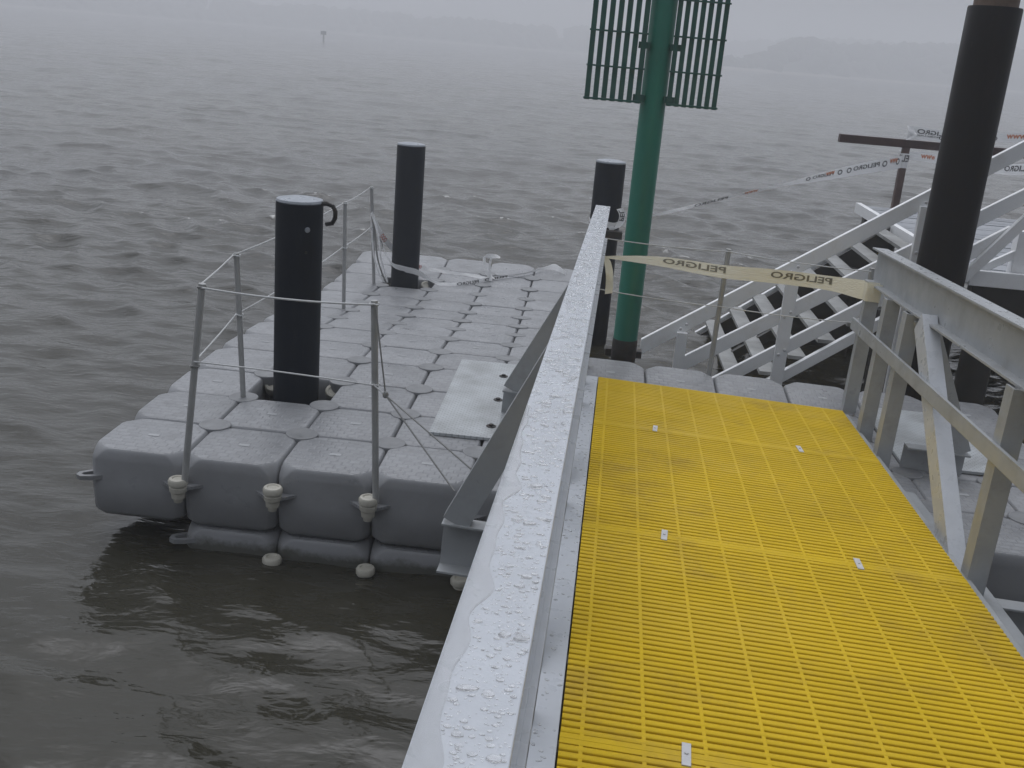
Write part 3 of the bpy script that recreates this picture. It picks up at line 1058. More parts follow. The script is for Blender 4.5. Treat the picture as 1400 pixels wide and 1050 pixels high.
def grating(ya, yb):
    panel = MB()
    end = 0.026
    # solid end strips and long ribs form the panel frame
    panel.box(G(0.002, yb - 0.0006, -0.03), G(WD, yb - end, -0.0005)).box(G(0.002, ya + end, -0.03), G(WD, ya + 0.0006, -0.0005))
    k = 0
    while 0.065 + RIB * k < WD - 0.02:
        x = 0.065 + RIB * k
        panel.box(G(x - 0.0062, yb - end, -0.034), G(x + 0.0062, ya + end, -0.0008))
        k += 1
    fr = panel.build('grating_panel', M['yellow'], gang, sharp=30)
    bars = MB()
    n = int(round((yb - ya - 2 * end) / PITCH_S))
    pt = (yb - ya - 2 * end) / n
    for i in range(n):
        y = ya + end + pt * (i + 0.5)
        w, d = 0.0128, 0.030
        prof = [(-w * 0.8, -d), (w * 0.8, -d), (w, -0.007), (w * 0.97, -0.0022), (w * 0.82, -0.0006), (-w * 0.82, -0.0006), (-w * 0.97, -0.0022), (-w, -0.007)]
        wob = random.uniform(-0.0006, 0.0006)
        bars.prism([(a, b - 0.0 + wob) for a, b in prof], G(0.003, y, 0), G(WD - 0.001, y, 0), (0, 1, 0))
    b_ = bars.build('grating_bars', M['yellow'], fr, kind='stuff', sharp=50)
    return fr


for a, b in zip(joints[:-1], joints[1:]):
    grating(a, b)
clip_me = MB().box((-0.0135, -0.016, 0.0), (0.0135, 0.016, 0.004)).box((-0.0135, -0.058, 0.0), (0.0135, -0.016, 0.004)).box((-0.0135, 0.016, 0.0), (0.0135, 0.055, 0.004)).lathe([(0.007, 0.004), (0.006, 0.008), (0, 0.009)], n=8).mesh('clip', M['clip'], 30)
for y in joints[1:]:
    for x in (0.360, 1.198):
        put('clip', clip_me, gang, G(x + random.uniform(-.008, .008), y - 0.012, 0), (0, 0, random.uniform(-.08, .08)))
# edge beams and joists
for x0, x1, nm in ((-0.080, -0.003, 'l'), (WD + 0.004, WD + 0.080, 'r')):
    MB().box(G(x0, YEND, -0.20), G(x1 if nm == 'l' else x1 - 0.03, -0.02 if nm == 'l' else -0.03, -0.006 if nm == 'l' else -0.03)).build('edge_beam', M['rail'] if nm == 'l' else M['truss'], gang)
jm = MB().box((0.0, -0.03, -0.17), (WD, 0.03, -0.034)).mesh('joist', M['truss'])
for y in (0.05, 0.6, 1.08, 1.7, 2.3, 2.72, 3.3, 3.85, 4.36, 5.2, 6.0, 6.9, 7.6):
    put('joist', jm, gang, G(0, y, 0))

LZ, RZ = 1.108, 1.068
CH = 0.235
for side in (0, 1):
    xa, xb = ((-0.182, -0.080) if side == 0 else (WD + 0.080, WD + 0.182))
    zt = LZ if side == 0 else RZ
    xm = (xa + xb) / 2
    yE = -0.52 if side == 0 else -0.42
    sec = i_sec(xb - xa, CH, 0.012, 0.010)
    lip = 0.012
    # i_sec's y axis points down here (axis x xdir): the last flange listed is the lower one
    MB().prism(sec, G(xm, yE, zt - CH / 2), G(xm, YEND, zt - CH / 2), (1, 0, 0)).build('top_chord', M['rail'] if side == 0 else M['truss'], gang)
    MB().box(G(xb - 0.002 if side == 0 else xa - lip, YEND, zt - CH - 0.001), G(xb + lip if side == 0 else xa + 0.002, yE, zt - CH + 0.011)).build('chord_lip', M['rail'] if side == 0 else M['truss'], gang)
    MB().box(G(xa, YEND, -0.30), G(xb, -0.30, -0.11)).build('bottom_chord', M['truss'], gang)
    inner = xb if side == 0 else xa
    sg = -1 if side == 0 else 1
    # intermediate rail, an angle on the inner faces of the posts
    if side == 0:
        xi0, xi1, zm, ym = inner, inner - 0.045, 0.545, -0.58
    else:
        xi0, xi1, zm, ym = WD + 0.016, WD + 0.034, 0.585, -0.33
    MB().box(G(min(xi0, xi1), YEND, zm - 0.010), G(max(xi0, xi1), ym, zm)).box(G(min(xi0, xi0 + sg * 0.01), YEND, zm - 0.077), G(max(xi0, xi0 + sg * 0.01), ym, zm - 0.011)).build('mid_rail', M['truss'], gang)
    zb = zt - CH + 0.001
    # posts: channels with the web on the far side
    xp = xm if side == 0 else WD + 0.0775
    for y in ((-0.33, 0.20, 0.72, 2.50, 4.28, 6.06, 7.84) if side == 0 else (-0.17, 0.35, 0.83, 2.57, 4.35, 6.13, 7.9)):
        dep = 0.095 if y > 0 else 0.075
        if y < 0:
            MB().prism(c_sec(0.088, 0.075, 0.011), G(xp, y, -0.22), G(xp, y, zb), (1, 0, 0)).build('post', M['truss'], gang)
        else:
            MB().prism(c_sec(0.085, dep, 0.011), G(xp, y, -0.22), G(xp, y, zb), (1, 0, 0)).build('post', M['truss'], gang)
    for ya, yb in ((1.02, 2.26), (2.80, 4.04), (4.58, 5.82), (6.36, 7.6)):
        MB().prism(c_sec(0.083, 0.13, 0.011), G(xp, yb + 0.07 * side + (yb - ya) * 0.11, -0.21), G(xp, ya + 0.09 * side, zb), (1, 0, 0)).build('diagonal', M['rail'] if side else M['truss'], gang)
# outrigger cross beams with raking struts
for y, zt, hh, xo in ((0.88, 0.062, 0.222, 0.565), (2.55, -0.145, 0.245, 0.632)):
    if y > 1:
        x0, x1 = -xo, WD + 0.62
    else:
        x0, x1 = -xo, WD + 0.55
    if y < 1:   # the beam passes below the deck: two stubs beyond the trusses
        for a, b in ((x0, -0.19), (WD + 0.19, x1)):
            MB().prism(c_sec(hh, 0.10, 0.010), G(a, y, zt - hh / 2), G(b, y, zt - hh / 2), (0, 0, 1)).build('outrigger', M['truss'], gang)
    else:
        for a, b in ((x0, -0.19), (WD + 0.19, x1)):
            MB().prism(c_sec(hh, 0.10, 0.010), G(a, y, zt - hh / 2), G(b, y, zt - hh / 2), (0, 0, 1)).build('outrigger', M['truss'], gang)
    for sg, xs, xt, ztop in ((-1, -xo + 0.06, -0.135, LZ - CH), (1, WD + (0.49 if y < 1 else 0.56), WD + 0.135, RZ - CH)):
        MB().prism(c_sec(0.125, 0.075, 0.010), G(xs, y, zt + 0.002), G(xt, y, ztop - 0.01), (1, 0, 0)).build('raking_strut', M['truss'], gang)

# ------------------------------------------------------------------ rain drops on the metal
def drops():
    mb = MB()
    def drop(cx, cy, z, a, b, h, ang):
        n = 7 if a < 0.0024 else 10 if a < 0.006 else 16
        ca, sa = math.cos(ang), math.sin(ang)
        wob = [1 + random.uniform(-.12, .12) for _ in range(n)]
        if a > 0.008:
            ph = random.uniform(0, 6.28)
            wob = [1 + 0.16 * math.sin(2 * 6.283 * j / n + ph) + 0.07 * random.uniform(-1, 1) for j in range(n)]
        rings = ((1.0, 0.0), (0.97, 0.42), (0.80, 0.80), (0.45, 0.97))
        vs, fs = [], []
        for rr, hh in rings:
            for j in range(n):
                t = 2 * math.pi * j / n
                px, py = a * rr * wob[j] * math.cos(t), b * rr * wob[j] * math.sin(t)
                p = G(cx + px * ca - py * sa, cy + px * sa + py * ca, z + h * hh)
                vs.append(p)
        vs.append(G(cx, cy, z + h))
        for i in range(3):
            for j in range(n):
                fs.append((i * n + j, (i + 1) * n + j, (i + 1) * n + (j + 1) % n, i * n + (j + 1) % n))
        for j in range(n):
            fs.append((3 * n + j, 4 * n, 3 * n + (j + 1) % n))
        fs.append(tuple(range(n)))
        mb.add(vs, fs)
    taken = []
    def film(y):
        t = (y - 4.85) / 1.55
        return 0.006 + 0.030 * min(1, max(0, t * 3.0)) * (0.65 + 0.35 * math.sin(y * 9.0) * math.sin(y * 23 + 1)) + 0.004 * math.sin(y * 47) * min(1, max(0, t * 4))
    def place(y, x, a, b, z, h, ang, film_ok=False):
        m_ = max(a, b)
        if y > 4.8 and x < -0.181 + film(y) + m_ and z > 0.5:
            return
        for tx, ty, tr in taken[-250:] if m_ < 0.004 else taken:
            if (tx - x) ** 2 + (ty - y) ** 2 < (tr + m_) ** 2 * 0.8:
                return
        taken.append((x, y, m_))
        drop(x, y, z, a, b, h, ang)
    z = LZ + 0.0006
    # big, medium, small on the hand rail
    for _ in range(190):
        y = random.uniform(-0.4, 6.25)
        a = random.uniform(0.0055, 0.0125)
        b = a * random.uniform(0.6, 1.0)
        place(y, random.uniform(-0.168, -0.09), a, b, z, b * 0.30, random.uniform(-.25, .25))
    for _ in range(1900):
        y = random.uniform(-0.5, 6.25)
        a = random.uniform(0.0028, 0.006)
        b = a * random.uniform(0.7, 1.0)
        place(y, random.uniform(-0.176, -0.086), a, b, z, b * 0.30, random.uniform(-.4, .4))
    for _ in range(5200):
        y = random.uniform(2.2, 6.25)
        a = random.uniform(0.0008, 0.0022)
        place(y, random.uniform(-0.179, -0.083), a, a * random.uniform(.7, 1), z, a * 0.28, 0)
    # edge beam inside the rail
    for _ in range(150):
        y = random.uniform(0.3, 4.9)
        a = random.uniform(0.003, 0.010)
        place(y, random.uniform(-0.072, -0.01), a, a * random.uniform(.5, 1), -0.006 + 0.0006, a * 0.2, random.uniform(0, 3))
    # right chord
    for _ in range(90):
        y = random.uniform(-0.3, 3.0)
        a = random.uniform(0.004, 0.010)
        place(y, random.uniform(WD + 0.09, WD + 0.17), a, a * random.uniform(.5, .9), RZ + 0.0006, a * 0.2, random.uniform(-.3, .3))
    # wet film creeping in from the outer edge of the rail
    n = 120
    ys = [4.85 + (6.4 - 4.85) * i / n for i in range(n + 1)]
    vs, fs = [], []
    for y in ys:
        wi = film(y)
        for f_, hh in ((0.0, 0.0), (0.02, 0.0007), (0.5, 0.0013), (0.82, 0.0012), (0.95, 0.0008), (1.0, 0.0)):
            vs.append(G(-0.181 + wi * f_, y, z + hh))
    for i in range(n):
        for j in range(5):
            b_ = i * 6 + j
            fs.append((b_, b_ + 1, b_ + 7, b_ + 6))
        fs.append((i * 6, i * 6 + 6, i * 6 + 11, i * 6 + 5))
    mb.add(vs, fs)
    return mb


dr = drops().build('rain_drops', M['drop'], sharp=80)
dr.matrix_world = GM
tag(dr, 'beads of rain water lying on the pale handrail', 'rain drops', kind='stuff')

# ------------------------------------------------------------------ rope railings on the dock
def rope_part(parent, pts, r=0.0055, mat='rope'):
    fine = []
    for a, b in zip(pts[:-1], pts[1:]):
        fine.append(a)
    fine.append(pts[-1])
    return MB().tube(fine, r, n=6).build('rope', M[mat], parent)


rr_ = thing('rope_railing', 'rope railing on thin grey posts round the left corner of the dock', 'railing', (0, 0, 0), 'rope railings on the dock edges')
P = {0: ((-0.965, -0.556, -0.11), (-0.862, -0.556, 0.947)), 1: ((-1.0, 0.5, -0.04), (-1.046, 0.5, 0.886)), 2: ((-1.08, 3.5, -0.22), (-1.098, 3.5, 0.774)),
     3: ((-1.115, 5.0, -0.30), (-1.181, 5.0, 0.715)), 4: ((0.038, -0.556, -0.11), (-0.013, -0.556, 0.947))}
for k, (a, b) in P.items():
    MB().tube([a, Vector(a).lerp(Vector(b), 0.5), b], 0.0175 if k in (0, 4) else 0.0165, n=12).build('stanchion', M['tube'], rr_)


def on(k, f):
    a, b = P[k]
    return Vector(a).lerp(Vector(b), f)


for f, s in ((0.985, 0.02), (0.60, 0.02)):
    pts = sag(on(0, f), on(1, f), 0.006, 6) + sag(on(1, f), on(2, f), s, 10)[1:] + sag(on(2, f), on(3, f), s * 0.5, 6)[1:]
    rope_part(rr_, [p + Vector((-0.02, 0, 0)) for p in pts], 0.0042)
rope_part(rr_, sag(on(0, 0.985) + Vector((0, -0.02, 0)), on(4, 0.985) + Vector((0, -0.02, 0)), 0.016, 12), 0.0052)
knot = Vector((0.075, -0.62, 0.495))
rope_part(rr_, sag(on(0, 0.625) + Vector((0, -0.02, 0)), on(4, 0.60) + Vector((0, -0.022, 0)), -0.006, 12) + [knot], 0.0042)
rope_part(rr_, sag(on(4, 0.985) + Vector((0.01, -0.022, 0)), knot, 0.0, 4), 0.0042, 'rope_dark')
rope_part(rr_, sag(knot, GWd(-0.60, 2.50, -0.02), 0.0, 4), 0.0042, 'rope_dark')
rope_part(rr_, sag(knot, GWd(-0.535, 2.50, 0.10), 0.0, 4), 0.0042, 'rope_dark')
MB().lathe([(0.0, -0.018), (0.014, -0.01), (0.016, 0.004), (0.01, 0.016), (0, 0.02)], c=knot, n=8).build('knot', M['rope_dark'], rr_)
for k in (0, 1, 2, 3, 4):
    for f in (0.985, 0.60):
        c = on(k, f)
        MB().tube([c + Vector((0.022 * math.cos(t), 0.022 * math.sin(t), 0.004 * math.sin(3 * t))) for t in np.linspace(0, 6.0, 10)], 0.005, n=6).build('rope_loop', M['rope_dark'] if k in (0,) else M['rope'], rr_)

r2 = thing('rope_railing', 'rope railing on one thin post beyond the yellow deck', 'railing', (0, 0, 0), 'rope railings on the dock edges')
MB().tube([(1.975, 2.055, -0.16), (1.982, 2.055, 0.4), (1.99, 2.055, 0.92)], 0.019, n=12).build('stanchion', M['tube'], r2)
MB().tube([(1.06, 2.055, -0.1), (1.06, 2.055, 0.93)], 0.019, n=12).build('stanchion', M['tube'], r2)
MB().tube([(3.0, 2.055, -0.16), (3.0, 2.055, 0.88)], 0.019, n=12).build('stanchion', M['tube'], r2)
for z0, z1, z2 in ((0.921, 0.906, 0.861), (0.553, 0.506, 0.484)):
    rope_part(r2, sag((1.065, 2.03, z0), (1.985, 2.03, z1), 0.012, 8) + sag((1.985, 2.03, z1), (2.99, 2.03, z2), 0.012, 8)[1:], 0.0038)

# ------------------------------------------------------------------ white landing steps and landing stage
st = thing('landing_steps', 'wide white timber steps with triple handrail going down into the water', 'steps', (0, 0, 0))
SY = 3.0


def sloped(x0, z0, x1, z1, y, h, t, name, mat='white', parent=st):
    """board on edge, given by its top line"""
    mb = MB()
    L_ = math.hypot(x1 - x0, z1 - z0)
    nx, nz = -(z1 - z0) / L_, (x1 - x0) / L_
    q = [(x0, z0), (x1, z1), (x1 - 0, z1 - h), (x0, z0 - h)]
    mb.add([(a, y, b) for a, b in q] + [(a, y + t, b) for a, b in q], [(3, 2, 1, 0), (4, 5, 6, 7), (0, 1, 5, 4), (1, 2, 6, 5), (2, 3, 7, 6), (3, 0, 4, 7)])
    return mb.build(name, M[mat], parent)


sloped(1.52, -0.055, 5.6, -0.055 + 0.684 * 4.08, SY + 0.02, 0.135, 0.05, 'handrail')
sloped(1.87, -0.172, 5.6, -0.172 + 0.662 * 3.73, SY + 0.022, 0.13, 0.045, 'handrail')
sloped(1.95, -0.458, 4.25, -0.458 + 0.695 * 2.3, SY + 0.022, 0.12, 0.045, 'handrail')
sloped(1.55, -1.07, 4.0, 0.765, SY + 0.022, 0.10, 0.06, 'stringer')
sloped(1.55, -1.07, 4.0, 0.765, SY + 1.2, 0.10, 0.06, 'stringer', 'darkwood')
sloped(1.55, -1.07, 4.0, 0.765, SY + 2.45, 0.10, 0.06, 'stringer')
for x, zb, w in ((1.80, -1.0, 0.085), (2.605, -0.9, 0.098), (3.53, -0.3, 0.10)):
    ztp = -0.055 + 0.684 * (x + w / 2 - 1.52) - 0.12
    MB().box((x, SY - 0.03, zb), (x + w, SY + 0.018, ztp)).build('post', M['white'], st)
bm_ = MB().lathe([(0.013, 0), (0.013, 0.006), (0.009, 0.010), (0, 0.011)], n=8).mesh('bolt', M['clip'], 40)
for xpost, w in ((1.80, 0.085), (2.605, 0.098), (3.53, 0.10)):
    for x0, z0, sl in ((1.52, -0.055, 0.684), (1.87, -0.172, 0.662), (1.95, -0.458, 0.695)):
        if xpost > x0:
            zc = z0 + sl * (xpost + w / 2 - x0) - 0.065
            for d in (-0.02, 0.022):
                put('bolt', bm_, st, (xpost + w / 2 + d, SY - 0.03, zc + d), (math.radians(90), 0, 0))
tm = MB().box((-0.115, 0, -0.03), (0.03, 2.36, 0)).mesh('tread', M['tread'], 30)
run, rise = 0.213, 0.16
k = 0
xt, ztd = 3.92, 0.72
while ztd > -0.95:
    put('tread', tm, st, (xt, SY + 0.085, ztd), (0, 0, random.uniform(-.004, .004)))
    xt -= run
    ztd -= rise
for x, y in ((3.6, SY + 0.5), (3.6, SY + 2.0)):
    MB().tube([(x, y, -2), (x, y, 0.35)], 0.10, n=12).build('support', M['darkwood'], st)
for yb in (SY + 0.12, SY + 2.36):  # dark sheet added behind the treads, standing in for shade in the open gaps
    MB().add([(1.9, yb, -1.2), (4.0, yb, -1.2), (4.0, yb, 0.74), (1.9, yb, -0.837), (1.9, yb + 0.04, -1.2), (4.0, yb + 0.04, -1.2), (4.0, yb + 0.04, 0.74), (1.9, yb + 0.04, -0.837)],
             [(0, 1, 2, 3), (7, 6, 5, 4), (0, 4, 5, 1), (1, 5, 6, 2), (2, 6, 7, 3), (3, 7, 4, 0)]).build('shade_board', M['darkwood'], st) if yb > SY + 1 else None

ls = thing('landing_stage', 'white edged landing stage of grey planks at the head of the steps', 'landing stage', (0, 0, 0))
MB().box((4.02, SY + 0.0, 0.655), (8.0, SY + 0.06, 0.775)).build('edge_beam', M['white'], ls)
MB().box((4.02, SY + 0.07, 0.655), (4.08, 7.0, 0.765)).build('edge_beam', M['white'], ls)
pw = 0.145
pm = MB().box((4.09, 0, 0.70), (8.0, pw - 0.012, 0.735)).mesh('plank', M['plank'], 30)
y = SY + 0.075
while y < 6.9:
    put('plank', pm, ls, (0, y, random.uniform(-.004, .004)))
    y += pw
for x in (4.3, 6.0, 7.8):
    for y in (SY + 0.25, 6.6):
        MB().tube([(x, y, -2.2), (x, y, 0.69)], 0.13, n=14).build('support', M['darkwood'], ls)
for y in (SY + 0.12, 4.9, 6.8):
    MB().box((4.1, y, 0.42), (8.0, y + 0.12, 0.695)).build('bearer', M['darkwood'], ls)
MB().box((4.35, SY + 0.08, 0.72), (4.46, SY + 0.18, 1.10)).build('post', M['white'], ls)
sloped(3.985, 0.80, 5.3, 0.80 + 1.33 * 1.315, SY - 0.035, 0.125, 0.05, 'brace', 'white', ls)
sloped(4.1, 0.79, 4.36, 0.95, SY + 0.09, 0.07, 0.04, 'brace', 'white', ls)

# ------------------------------------------------------------------ red-brown steel frame in the water
tf = thing('steel_frame', 'dark red brown steel bar on a post standing in the water', 'frame', (4.63, 7.6, WATER))
MB().box((3.842 - 4.63, -0.05, 1.384 - WATER), (8.2 - 4.63, 0.05, 1.476 - WATER)).build('cross_bar', M['redsteel'], tf)
MB().box((-0.038, -0.038, -2), (0.038, 0.038, 1.383 - WATER)).build('post', M['redpost'], tf)
MB().box((3.3, -0.038, -2), (3.376, 0.038, 1.383 - WATER)).build('post', M['redpost'], tf)


# ------------------------------------------------------------------ barrier tapes
class Ribbon:
    """a strip through centre points with a half-width vector at each; smooth in between"""
    def __init__(self, pts, half, n=60, thick=0.0012):
        self.p = np.array([list(p) for p in pts], float)
        self.h = np.array([list(h) for h in half], float)
        d = np.r_[0, np.cumsum(np.linalg.norm(np.diff(self.p, axis=0), axis=1))]
        self.L = d[-1]
        self.d = d
        self.n = n

    def _i(self, a, s):
        # Catmull-Rom along arc length
        i = int(np.clip(np.searchsorted(self.d, s) - 1, 0, len(self.d) - 2))
        t = (s - self.d[i]) / max(1e-6, self.d[i + 1] - self.d[i])
        p0, p1, p2, p3 = a[max(i - 1, 0)], a[i], a[i + 1], a[min(i + 2, len(a) - 1)]
        return 0.5 * ((2 * p1) + (-p0 + p2) * t + (2 * p0 - 5 * p1 + 4 * p2 - p3) * t ** 2 + (-p0 + 3 * p1 - 3 * p2 + p3) * t ** 3)

    def at(self, s, v, off=0.0):
        c, h = self._i(self.p, s), self._i(self.h, s)
        c2 = self._i(self.p, min(self.L, s + 0.01))
        t = c2 - c
        nrm = np.cross(t, h)
        ln = np.linalg.norm(nrm)
        nrm = nrm / ln if ln > 1e-9 else np.zeros(3)
        return Vector(c + h * v + nrm * off)

    def mesh(self, name, mat, parent=None):
        mb = MB()
        vs, fs = [], []
        vv = (-1, -0.5, 0, 0.5, 1)
        for i in range(self.n + 1):
            s = self.L * i / self.n
            for v in vv:
                vs.append(self.at(s, v, 0.002 * math.sin(i * 1.3 + v * 2) * (1 - abs(v) * .5)))
        for i in range(self.n):
            for j in range(4):
                b_ = i * 5 + j
                fs.append((b_, b_ + 1, b_ + 6, b_ + 5))
        mb.add(vs, fs)
        o = mb.build(name, mat, parent, sharp=180)
        return o


_tx = {}


def text_mesh(body):
    if body not in _tx:
        cu = bpy.data.curves.new('lettering', 'FONT')
        cu.body = body
        cu.size = 1.0
        cu.resolution_u = 3
        cu.offset = 0.018
        o = bpy.data.objects.new('lettering', cu)
        C.objects.link(o)
        dg = bpy.context.evaluated_depsgraph_get()
        me = bpy.data.meshes.new_from_object(o.evaluated_get(dg))
        vs = np.array([v.co[:] for v in me.vertices])
        fs = [tuple(p.vertices) for p in me.polygons]
        bpy.data.objects.remove(o)
        bpy.data.meshes.remove(me)
        vs[:, 0] -= vs[:, 0].min()
        _tx[body] = (vs, fs, vs[:, 0].max(), vs[:, 1].max())
    return _tx[body]


def lettering(rb, body, s0, width, v0, v1, mat, parent, off, mirrored=True, sgn=1):
    """print text on a ribbon: s0 start, width along, between v0 and v1 across; mirrored = seen from the back of the film"""
    vs, fs, w, h = text_mesh(body)
    mb = MB()
    out = []
    for a, b, _ in vs:
        u = a / w
        s = s0 + width * ((1 - u) if mirrored else u)
        out.append(rb.at(min(max(s, 0), rb.L), v0 + (v1 - v0) * b / h, off))
    mb.add(out, fs)
    return mb.build('lettering', M[mat], parent)


def emblem(rb, s0, r_s, v0, rv, parent, off, mat='ink'):
    mb = MB()
    n = 14
    vs, fs = [], []
    for i in range(n):
        t = 2 * math.pi * i / n
        for q in (1.0, 0.62):
            vs.append(rb.at(min(max(s0 + r_s * q * math.cos(t), 0), rb.L), v0 + rv * q * math.sin(t), off))
    for i in range(n):
        j = (i + 1) % n
        fs.append((2 * i, 2 * j, 2 * j + 1, 2 * i + 1))
    mb.add(vs, fs)
    return mb.build('emblem', M[mat], parent)


TG = 'plastic barrier tapes strung across the landing'
# cream tape across the end of the gangway
cp = [(-0.075, -0.40, 0.765), (0.05, -0.42, 0.772), (0.352, -0.42, 0.783), (0.75, -0.42, 0.769), (1.12, -0.42, 0.783), (1.47, -0.34, 0.795), (1.655, -0.235, 0.795), (1.685, -0.215, 0.795)]
hwid = [(0, 0, 0.006), (0, 0.006, 0.016), (0, 0.01, 0.034), (0, 0.012, 0.044), (0, -0.012, 0.05), (0, 0.006, 0.049), (0, 0.01, 0.062), (0, 0.01, 0.063)]
cw = [GM @ G(*p) for p in cp]
chw = [(GM.to_3x3() @ Vector(h)) for h in hwid]
t2 = Ribbon(cw, chw, 70)
ct = t2.mesh('barrier_tape', M['tape_cream'])
tag(ct, 'cream tape with mirrored lettering across the lower end of the gangway', 'tape', TG)
lettering(t2, 'PELIGRO', 0.415, 0.44, -0.20, 0.72, 'ink_olive', ct, 0.003)
lettering(t2, 'PELIGRO', 1.165, 0.41, -0.15, 0.72, 'ink_olive', ct, 0.003)
lettering(t2, 'PELIGRO', 0.415, 0.44, -0.20, 0.72, 'ink_olive', ct, -0.003)
lettering(t2, 'PELIGRO', 1.165, 0.41, -0.15, 0.72, 'ink_olive', ct, -0.003)
tail = Ribbon([GM @ G(*p) for p in ((-0.07, -0.40, 0.765), (-0.045, -0.39, 0.73), (-0.022, -0.385, 0.66), (-0.012, -0.385, 0.59), (-0.008, -0.385, 0.515))],
              [(GM.to_3x3() @ Vector(h)) for h in ((0.004, 0, 0.012), (0.02, 0.01, 0.01), (0.026, 0.014, 0), (0.026, -0.012, 0.0), (0.026, 0.01, 0.006))], 24).mesh('tape_tail', M['tape_cream'], ct)
wrap = MB()
for z in (0.735, 0.775, 0.81):
    pass
wv = []
for i in range(17):
    t = 2 * math.pi * i / 16
    wv.append((1.7325 + 0.052 * max(-1, min(1, 1.3 * math.cos(t))), -0.17 + 0.046 * max(-1, min(1, 1.3 * math.sin(t)))))
Ribbon([GM @ G(x, y, 0.795) for x, y in wv], [GM.to_3x3() @ Vector((0, 0, 0.06))] * 17, 32).mesh('tape_wrap', M['tape_cream'], ct)

# white tape from the dock pile out to the red frame, twisted thin at first
wp = [(1.225, 4.50, 0.69), (1.50, 4.85, 0.683), (1.85, 5.15, 0.74), (2.45, 5.75, 0.855), (3.066, 6.3, 0.967), (3.45, 6.62, 1.035), (4.0, 7.08, 1.130), (4.60, 7.56, 1.222)]
wh = [(0.0, 0, 0.016), (0.006, -0.006, 0.014), (0, 0.006, 0.016), (0.006, 0.0, 0.016), (0, 0, 0.018), (0, 0.008, 0.042), (0, 0.006, 0.064), (0, 0, 0.074)]
t1 = Ribbon(wp, wh, 80)
wt = t1.mesh('barrier_tape', M['tape_white'])
tag(wt, 'long white tape running from the dock pile out to the red steel post', 'tape', TG)
L1 = t1.L
for sgn in (1, -1):
    for s0, wd in ((L1 - 1.55, 0.36), (L1 - 0.86, 0.42), ):
        lettering(t1, 'PELIGRO', s0, wd, -0.1, 0.62, 'ink', wt, 0.003 * sgn)
    for s0 in (L1 - 1.62, L1 - 1.08, L1 - 0.93, L1 - 0.36, L1 - 0.12):
        emblem(t1, s0, 0.04, 0.15, 0.5, wt, 0.003 * sgn)
    for s0 in (L1 - 1.30, L1 - 0.62 + 0.36, ):
        lettering(t1, 'www', s0 - 0.02, 0.15, 0.1, 0.75, 'orange', wt, 0.0035 * sgn)
    lettering(t1, 'www', 1.95, 0.2, -0.7, 0.8, 'orange', wt, 0.004 * sgn)
    lettering(t1, 'PELIGRO', 1.2, 0.5, -0.8, 0.8, 'ink', wt, 0.004 * sgn)
# wrap round the dock pile and a small bunch
wr = []
for i in range(21):
    t = 2 * math.pi * i / 20
    wr.append((1.145 + 0.147 * math.cos(t), 4.6 + 0.147 * math.sin(t), 0.66 + 0.02 * math.sin(t)))
Ribbon(wr, [(0, 0, 0.028 + 0.012 * math.sin(i)) for i in range(21)], 40).mesh('tape_wrap', M['tape_white'], wt)
kb = Ribbon([(1.27, 4.46, 0.80), (1.30, 4.45, 0.74), (1.285, 4.45, 0.66), (1.24, 4.45, 0.60), (1.20, 4.45, 0.63)], [(0.03, 0, 0.01), (0.03, 0.02, 0), (0.028, -0.02, 0), (0.03, 0, 0.02), (0.02, 0, 0.01)], 20)
kb.mesh('tape_knot', M['tape_white'], wt)
lettering(kb, 'PEL', 0.02, 0.10, -0.7, 0.7, 'ink', wt, 0.004)
# the wrap on the red post
wr = []
for i in range(17):
    t = 2 * math.pi * i / 16 + 0.3
    wr.append((4.63 + 0.046 * max(-1, min(1, 1.3 * math.cos(t))), 7.6 + 0.046 * max(-1, min(1, 1.3 * math.sin(t))), 1.235))
wrr = Ribbon(wr, [(0, 0, 0.085)] * 17, 32)
wrr.mesh('tape_wrap', M['tape_white'], wt)
lettering(wrr, 'PELIGRO', 0.02, 0.30, -0.1, 0.8, 'ink', wt, 0.004)
lettering(wrr, 'PELIGRO', 0.02, 0.30, -0.1, 0.8, 'ink', wt, -0.004)

# second white tape on from the post behind the tall pile
t3 = Ribbon([(4.67, 7.56, 1.30), (4.9, 7.5, 1.30), (5.06, 7.4, 1.28), (5.4, 6.7, 1.30), (5.65, 6.3, 1.36), (6.4, 5.6, 1.5)], [(0, 0, 0.045), (0, 0.01, 0.055), (0, 0.01, 0.045), (0, 0, 0.055), (0, 0, 0.06), (0, 0, 0.06)], 50)
w3 = t3.mesh('barrier_tape', M['tape_white'])
tag(w3, 'white tape from the red post passing below its cross bar behind the tall pile', 'tape', TG)
for sg in (1, -1):
    lettering(t3, 'www', 0.14, 0.16, -0.3, 0.5, 'orange', w3, 0.003 * sg)
    lettering(t3, 'PELIGRO', 0.34, 0.3, -0.5, 0.4, 'ink', w3, 0.003 * sg)
    lettering(t3, 'PELIGRO', 1.28, 0.42, -0.3, 0.7, 'ink', w3, 0.003 * sg)
